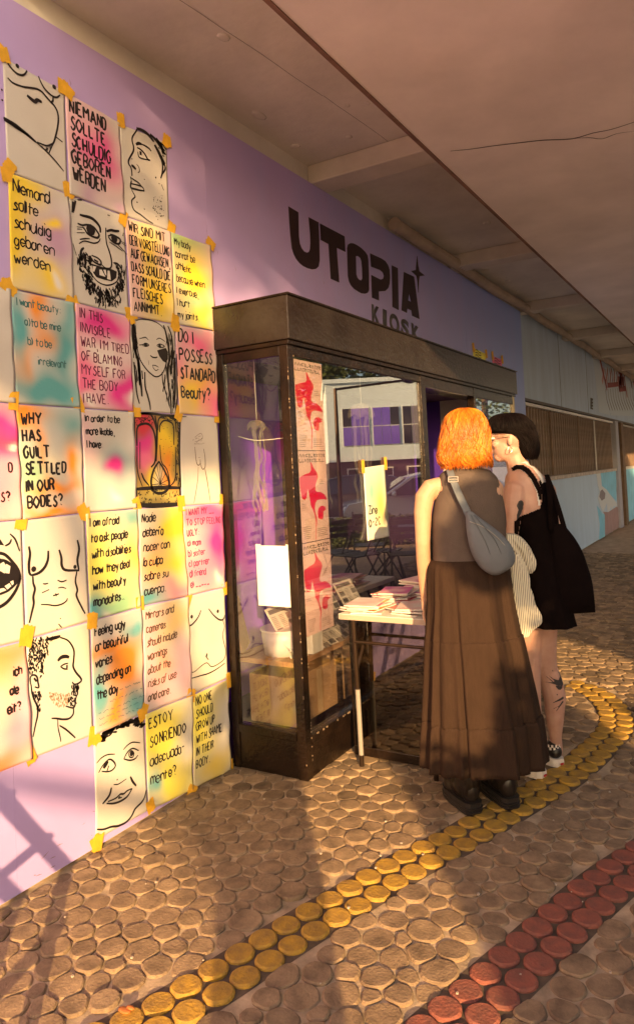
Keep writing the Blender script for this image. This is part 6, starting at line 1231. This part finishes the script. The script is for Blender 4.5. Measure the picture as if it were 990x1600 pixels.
# cars
def car_proto(name, label, m, loc, ang, grp='cars parked across the street'):
    t = thing(name, label, 'car', (0, 0, 0), grp)
    prof = [(-2.1, .35), (-2.12, .62), (-2.0, .80), (-1.25, .93), (-.55, 1.36), (-.2, 1.44), (.7, 1.45), (1.2, 1.36), (1.75, 1.02), (2.05, .95), (2.12, .6), (2.1, .35)]
    bm = bmesh.new(); secs = []
    for yy, ins in ((-.86, .0), (-.80, .0), (0, .0), (.80, .0), (.86, .0)):
        ring = []
        for (x_, z_) in prof:
            e = .90 if abs(yy) > .85 else 1
            tum = 1 - (.20 * max(0, (z_ - .9) / .55)); ring.append(bm.verts.new((x_ * (.99 if e < 1 else 1), yy * tum, .35 + (z_ - .35) * (.985 if e < 1 else 1))))
        secs.append(ring)
    for a, b in zip(secs, secs[1:]):
        for i in range(len(prof)): bm.faces.new((a[i], a[(i + 1) % len(prof)], b[(i + 1) % len(prof)], b[i]))
    bm.faces.new(secs[0]); bm.faces.new(secs[-1][::-1]); bmesh.ops.recalc_face_normals(bm, faces=bm.faces)
    obj('body', bm, m, t, False)
    gm = mat('car_window_tint', (.03, .05, .055, 1), .05, spec=1.) if 'car_window_tint' not in bpy.data.materials else bpy.data.materials['car_window_tint']
    for s in (-1, 1):
        for pl in ([(-1.08, .95), (-.50, 1.32), (-.03, 1.37), (-.03, .95)], [(.03, .95), (.03, 1.37), (.62, 1.37), (.75, .95)], [(.82, .95), (.70, 1.36), (1.1, 1.28), (1.5, 1.0)]):
            bm = bmesh.new(); poly_extrude(bm, [Vector((a, s * (.862 * (1 - .20 * max(0, (b - .9) / .55)) + .004), b)) for a, b in pl], Vector((0, s * .004, 0))); obj('side_window', bm, gm, t)
        bm = bmesh.new(); ellip(bm, (-2.03, s * .62, .68), .08, .17, .07, seg=12, rings=8); obj('headlight', bm, M_white, t, True)
        bm = bmesh.new(); ellip(bm, (-.95, s * .93, 1.0), .06, .1, .06, seg=10, rings=6); obj('mirror', bm, m, t, True)
        for x_ in (-1.3, 1.3):
            bm = bmesh.new(); tube(bm, [(x_, s * .70, .33), (x_, s * .87, .33)], .33, 24); wh = obj('wheel', bm, mat('tyre_rubber', (.02, .02, .02, 1), .8), t); bm = bmesh.new(); tube(bm, [(x_, s * .871, .33), (x_, s * .885, .33)], .21, 16); obj('rim', bm, M_sleeve, wh)
    bm = bmesh.new(); poly_extrude(bm, [Vector((-1.22, -.66, .965)), Vector((-1.22, .66, .965)), Vector((-.62, .62, 1.345)), Vector((-.62, -.62, 1.345))], Vector((-.01, 0, .012))); obj('windscreen', bm, gm, t)
    t.location = loc; t.rotation_euler = (0, 0, ang); return t
ang = math.atan2(ux.y, ux.x)
c1 = MR(672, 740, 17.); car_proto('silver_car', 'silver hatchback parked across the street', mat('silver_car_paint', (.62, .66, .68, 1), .25, metal=.4, coat=.5), (c1.x, c1.y, -.14), ang)
c2 = MR(670, 718, 22.); car_proto('red_car', 'red car parked behind the silver one across the street', mat('red_car_paint', (.40, .03, .02, 1), .25, coat=.5), (c2.x + ux.x * .5, c2.y, -.14), ang)
c3 = MR(545, 720, 20.); car_proto('dark_car', 'dark car parked at the left across the street', mat('dark_car_paint', (.05, .045, .05, 1), .2, coat=.5), (c3.x, c3.y, -.14), ang)
# street lamp
lp = MR(530, 700, 14.5); st = thing('street_lamp', 'thin grey street lamp with a bent arm across the street', 'lamp', (lp.x, lp.y, -.14))
bm = bmesh.new(); tube(bm, [(lp.x, lp.y, -.14), (lp.x, lp.y, 3.1)], [.05, .035], 10); obj('pole', bm, M_leg, st)
bm = bmesh.new(); tube(bm, [(lp.x, lp.y, 3.08), (lp.x + ux.x * 1.4, lp.y + ux.y * 1.4, 3.2)], .025, 8); obj('arm', bm, M_leg, st)
bm = bmesh.new(); ellip(bm, (lp.x + ux.x * 1.5, lp.y + ux.y * 1.5, 3.18), .22, .1, .05, seg=10, rings=6); obj('lamp_head', bm, M_leg, st)
# leaves as little faces
M_leaf = mat('green_leaves', (.055, .085, .02, 1), .6, col2=(.10, .12, .03, 1), vscale=3)
def leaves(name, n_, sampler, size, m, parent=None, seed=1):
    r = random.Random(seed); V = []; F_ = []
    for i in range(n_):
        p = sampler(r); d = Vector((r.gauss(0, 1), r.gauss(0, 1), r.gauss(0, .8))).normalized(); u, v = frame_of(d); s = size * r.uniform(.6, 1.4); k_ = len(V)
        V += [p - u * s, p + v * s * .45, p + u * s, p - v * s * .45]; F_.append((k_, k_ + 1, k_ + 2, k_ + 3))
    return obj(name, ([tuple(p) for p in V], F_), m, parent)
def hedge(label, p0, p1, z0, z1, wd, n_, seed, size=.035):
    t = thing('hedge', label, 'hedge', (p0[0], p0[1], 0)); a, b = Vector((p0[0], p0[1], 0)), Vector((p1[0], p1[1], 0)); d = (b - a).normalized(); nrm = Vector((-d.y, d.x, 0))
    def smp(r):
        s = r.random(); h_ = z1 * (1 + .10 * noise.noise(Vector((s * 9, seed, 0)))); return a.lerp(b, s) + nrm * r.uniform(-wd, wd) + Vector((0, 0, z0 + (h_ - z0) * r.random() ** .8))
    leaves('foliage', n_, smp, size, M_leaf, t, seed)
    bm = bmesh.new(); r = random.Random(seed)
    for i in range(12): q = a.lerp(b, (i + .5) / 12); tube(bm, [(q.x, q.y, -.14), (q.x + r.uniform(-.1, .1), q.y, z1 * .8)], [.02, .008], 6)
    obj('stems', bm, mat('bark', (.12, .08, .05, 1), .9), t)
h0, h1 = MR(480, 800, 13.5), MR(720, 800, 13.5); hedge('low green hedge in front of the silver car', (h0.x, h0.y), (h1.x, h1.y), -.1, .55, .22, 9000, 3)
# bistro chairs and a table on the far kerb
M_bis = mat('dark_green_metal', (.03, .04, .03, 1), .4, metal=.4)
def bistro():
    t = thing('bistro_chair', 'slatted folding bistro chair standing near the kerb', 'chair', (0, 0, 0), 'bistro chairs near the kerb')
    for s in (-.19, .19):
        for nm, P_ in (('front_leg', [(-.22, s, 0), (.18, s, .46)]), ('rear_leg', [(.24, s, 0), (-.02, s, .46)]), ('back_post', [(-.05, s, .46), (.2, s, .88)])):
            bm = bmesh.new(); tube(bm, P_, .010, 6); obj(nm, bm, M_bis, t)
    for i in range(5): obj('seat_slat', bx(-.2 + i * .085, -.14 + i * .085, -.2, .2, .455, .468), M_bis, t)
    for i in range(3): obj('back_slat', bx(.10 + i * .04, .112 + i * .04, -.2, .2, .64 + i * .08, .69 + i * .08), M_bis, t)
    return t
ch = bistro()
for i, (px, d, a) in enumerate(((560, 8.2, .3), (600, 8.5, 1.4), (640, 8.1, 2.6), (580, 9.2, -.5), (530, 8.6, 2.))):
    p = MR(px, 850, d); c_ = ch if i == 0 else copy_tree(ch); c_.location = (p.x, p.y, 0); c_.rotation_euler = (0, 0, a)
p = MR(620, 850, 8.7); bt = thing('bistro_table', 'small round bistro table among the folding chairs', 'table', (p.x, p.y, 0))
bm = bmesh.new(); tube(bm, [(p.x, p.y, .70), (p.x, p.y, .72)], .3, 24); obj('table_top', bm, M_bis, bt)
for a in (0, 2.1, 4.2): bm = bmesh.new(); tube(bm, [(p.x + math.cos(a) * .25, p.y + math.sin(a) * .25, 0), (p.x - math.cos(a) * .1, p.y - math.sin(a) * .1, .7)], .011, 6); obj('leg', bm, M_bis, bt)
# far trees behind the white building
for i, (px, d, h_) in enumerate(((500, 40, 11), (620, 44, 9), (760, 40, 12))):
    p = MR(px, 700, d); t = thing('tree', ['leafy tree rising at the left behind the white building', 'lower tree behind the middle of the white building', 'tall tree at the right behind the white building'][i], 'tree', (p.x, p.y, 0))
    bm = bmesh.new(); tube(bm, [(p.x, p.y, -.2), (p.x + .2, p.y, h_ * .6)], [.3, .12], 10); obj('trunk', bm, bpy.data.materials['bark'], t)
    leaves('crown', 5000, lambda r, p=p, h_=h_: Vector((p.x, p.y, h_ * .65)) + Vector((r.gauss(0, 1.3), r.gauss(0, 1.3), r.gauss(0, h_ * .14))), .16, M_leaf, t, i + 5)

# ------------------------------------------------------------------ unseen things up-sun, mostly added to throw the shade
n36, l36 = Vector((math.sin(SUNDIR), -math.cos(SUNDIR), 0)), Vector((math.cos(SUNDIR), math.sin(SUNDIR), 0))
def SL(s, a_, z=0): p = n36 * s + l36 * a_; return Vector((p.x, p.y, z))
#   planted troughs and small trees added behind the photographer to block sun
def shade_planter(label, s0, s1, a_, z_top, n_, seed):
    p, q = SL(s0, a_), SL(s1, a_); t = thing('shade_planter', label, 'shade_planter', (p.x, p.y, 0)); d = (q - p).normalized(); nn2 = Vector((-d.y, d.x, 0))
    mt = Matrix(((d.x, nn2.x, 0, p.x), (d.y, nn2.y, 0, p.y), (0, 0, 1, 0), (0, 0, 0, 1)))
    obj('trough', bx(0, (q - p).length, -.2, .2, 0, .45, bevel=.01, mtx=mt), M_concrete, t)
    leaves('foliage', n_, lambda r: p.lerp(q, r.random()) + nn2 * r.uniform(-.18, .18) + Vector((0, 0, .42 + (z_top - .42) * r.random() * (1 + .12 * math.sin(r.random() * 9)))), .045, M_leaf, t, seed)
shade_planter('concrete trough of low shrubs added behind the photographer for shade', 2.45, 3.62, -3.6, 1.42, 8000, 11)
shade_planter('long concrete trough of low shrubs added farther along behind the photographer for shade', 3.86, 9.0, -3.6, 1.42, 26000, 19)
def shade_tree(label, s, a_, trunk_h, blobs, n_, leaf, seed, tr=.07):
    p = SL(s, a_); t = thing('shading_tree', label, 'tree', (p.x, p.y, 0))
    bm = bmesh.new(); tube(bm, [p + Vector((0, 0, -.1)), p + Vector((.02, .03, trunk_h * .5)), p + Vector((0, 0, trunk_h))], [tr, tr * .8, tr * .6], 10)
    B_ = [(p + n36 * ds + l36 * da + Vector((0, 0, z)), rs, rz) for ds, da, z, rs, rz in blobs]
    for c, rs, rz in B_: tube(bm, [p + Vector((0, 0, trunk_h * .9)), p.lerp(c, .6) + Vector((0, 0, trunk_h * .3)) * .3, c], [tr * .45, tr * .3, tr * .1], 6)
    obj('trunk', bm, bpy.data.materials['bark'], t)
    def smp(r):
        c, rs, rz = r.choice(B_); v = Vector((r.gauss(0, 1), r.gauss(0, 1), r.gauss(0, 1))).normalized() * r.random() ** .5
        return c + Vector((v.x * rs, v.y * rs, v.z * rz))
    leaves('crown', n_, smp, leaf, M_leaf, t, seed)
shade_planter('second concrete trough with taller shrubs added behind the photographer to shade the skirt', 2.74, 3.62, -4.2, 1.84, 6000, 18)  # taller planting added to darken the lower skirt
shade_tree('small leafy tree added behind the photographer to shade the people', 2.85, -4.2, 1.6, [(.08, 0, 2.60, .30, .26), (.30, .2, 2.35, .30, .30), (-.08, 0, 2.50, .2, .2), (.5, .1, 2.75, .3, .3), (.4, 0, 2.0, .25, .2)], 5200, .045, 12)  # unseen crown added and shaped to shade torso and bag
shade_tree('broad leafy tree added farther along the kerb to shade the far wall', 5.4, -6.0, 2.2, [(0, 0, 3.3, 1.1, 1.0), (.9, .3, 3.6, 1.0, 1.3), (-.6, .2, 2.8, .7, .6), (1.8, 0, 4.2, 1.2, 1.4), (1.2, 0, 2.8, 1., .7)], 11000, .09, 13, .12)  # start of a row of unseen trees added to shade the far wall
shade_tree('tallest leafy tree added between the two broad ones to shade the louvres', 6.8, -7.0, 3.4, [(0, 0, 5.4, 1.5, 1.1), (-1.2, .3, 5.0, 1.1, .9), (1.2, .2, 5.6, 1.2, 1.0)], 9000, .10, 17, .12)
shade_tree('second broad leafy tree added along the kerb to shade the far wall', 8.2, -6.0, 2.4, [(0, 0, 4.4, 1.4, 1.5), (1.3, .3, 4.2, 1.3, 1.5), (-.5, .2, 3.2, 1.3, 1.0), (1.6, 0, 5.2, 1.2, 1.2)], 12000, .10, 16, .12)
shade_tree('tall street tree with thin foliage on the sunny side', 1.85, -12.0, 3.5, [(-.85, 0, 5.5, .62, .55), (-.5, 0, 5.25, .5, .40), (-1.75, .3, 5.6, .9, .6), (-1.05, 0, 6.2, .6, .4)], 7000, .085, 14, .14)
shade_tree('slender tree with a loose fringe of leaves added to soften the canopy shadow', 1.8, -13.5, 4.0, [(0, 0, 6.74, .9, .18), (.6, 0, 6.62, .7, .18), (-.6, 0, 6.90, .7, .22), (-.1, 0, 6.50, .7, .2)], 800, .075, 15, .09)  # leaf fringe added to soften the edge of the canopy's shadow
# wooden step ladder just out of the frame at the left; its shadow lies on the wall and paving
ld = thing('step_ladder', 'wooden step ladder standing just outside the left edge of the view', 'ladder', (.7, -.8, 0))
M_lad = mat('ladder_wood', (.35, .22, .12, 1), .7)
A0, A1 = Vector((.955, -.80, .0)), Vector((.42, -.80, .76)); off = Vector((-.32, -.10, 0))
for o_ in (Vector((0, 0, 0)), off):
    bm = bmesh.new(); tube(bm, [A0 + o_, A1 + o_], .024, 8); obj('rail', bm, M_lad, ld)
for k_ in (.28, .62, .9): bm = bmesh.new(); tube(bm, [A0.lerp(A1, k_) - off * .15, A0.lerp(A1, k_) + off * 1.1], .017, 8); obj('rung', bm, M_lad, ld)

# brown block added on the far side to cut sky fill
ab = thing('sky_block_building', 'brown block added across the street to cut the sky light', 'building', (10, -13, 0))
M_brk = mat('brown_render', (.22, .13, .10, 1), .9, var=.15, vscale=.6)
obj('wall', bx(2, 11.4, -20, -13, -.2, 5.2), M_brk, ab)
for k in range(4):
    for z in (.8, 3.2): w_ = obj('window', bx(3 + k * 1.9, 4.1 + k * 1.9, -12.99, -12.95, z, z + 1.4), M_white, ab); obj('pane', bx(3.06 + k * 1.9, 4.04 + k * 1.9, -12.945, -12.93, z + .06, z + 1.34), M_wing, w_)
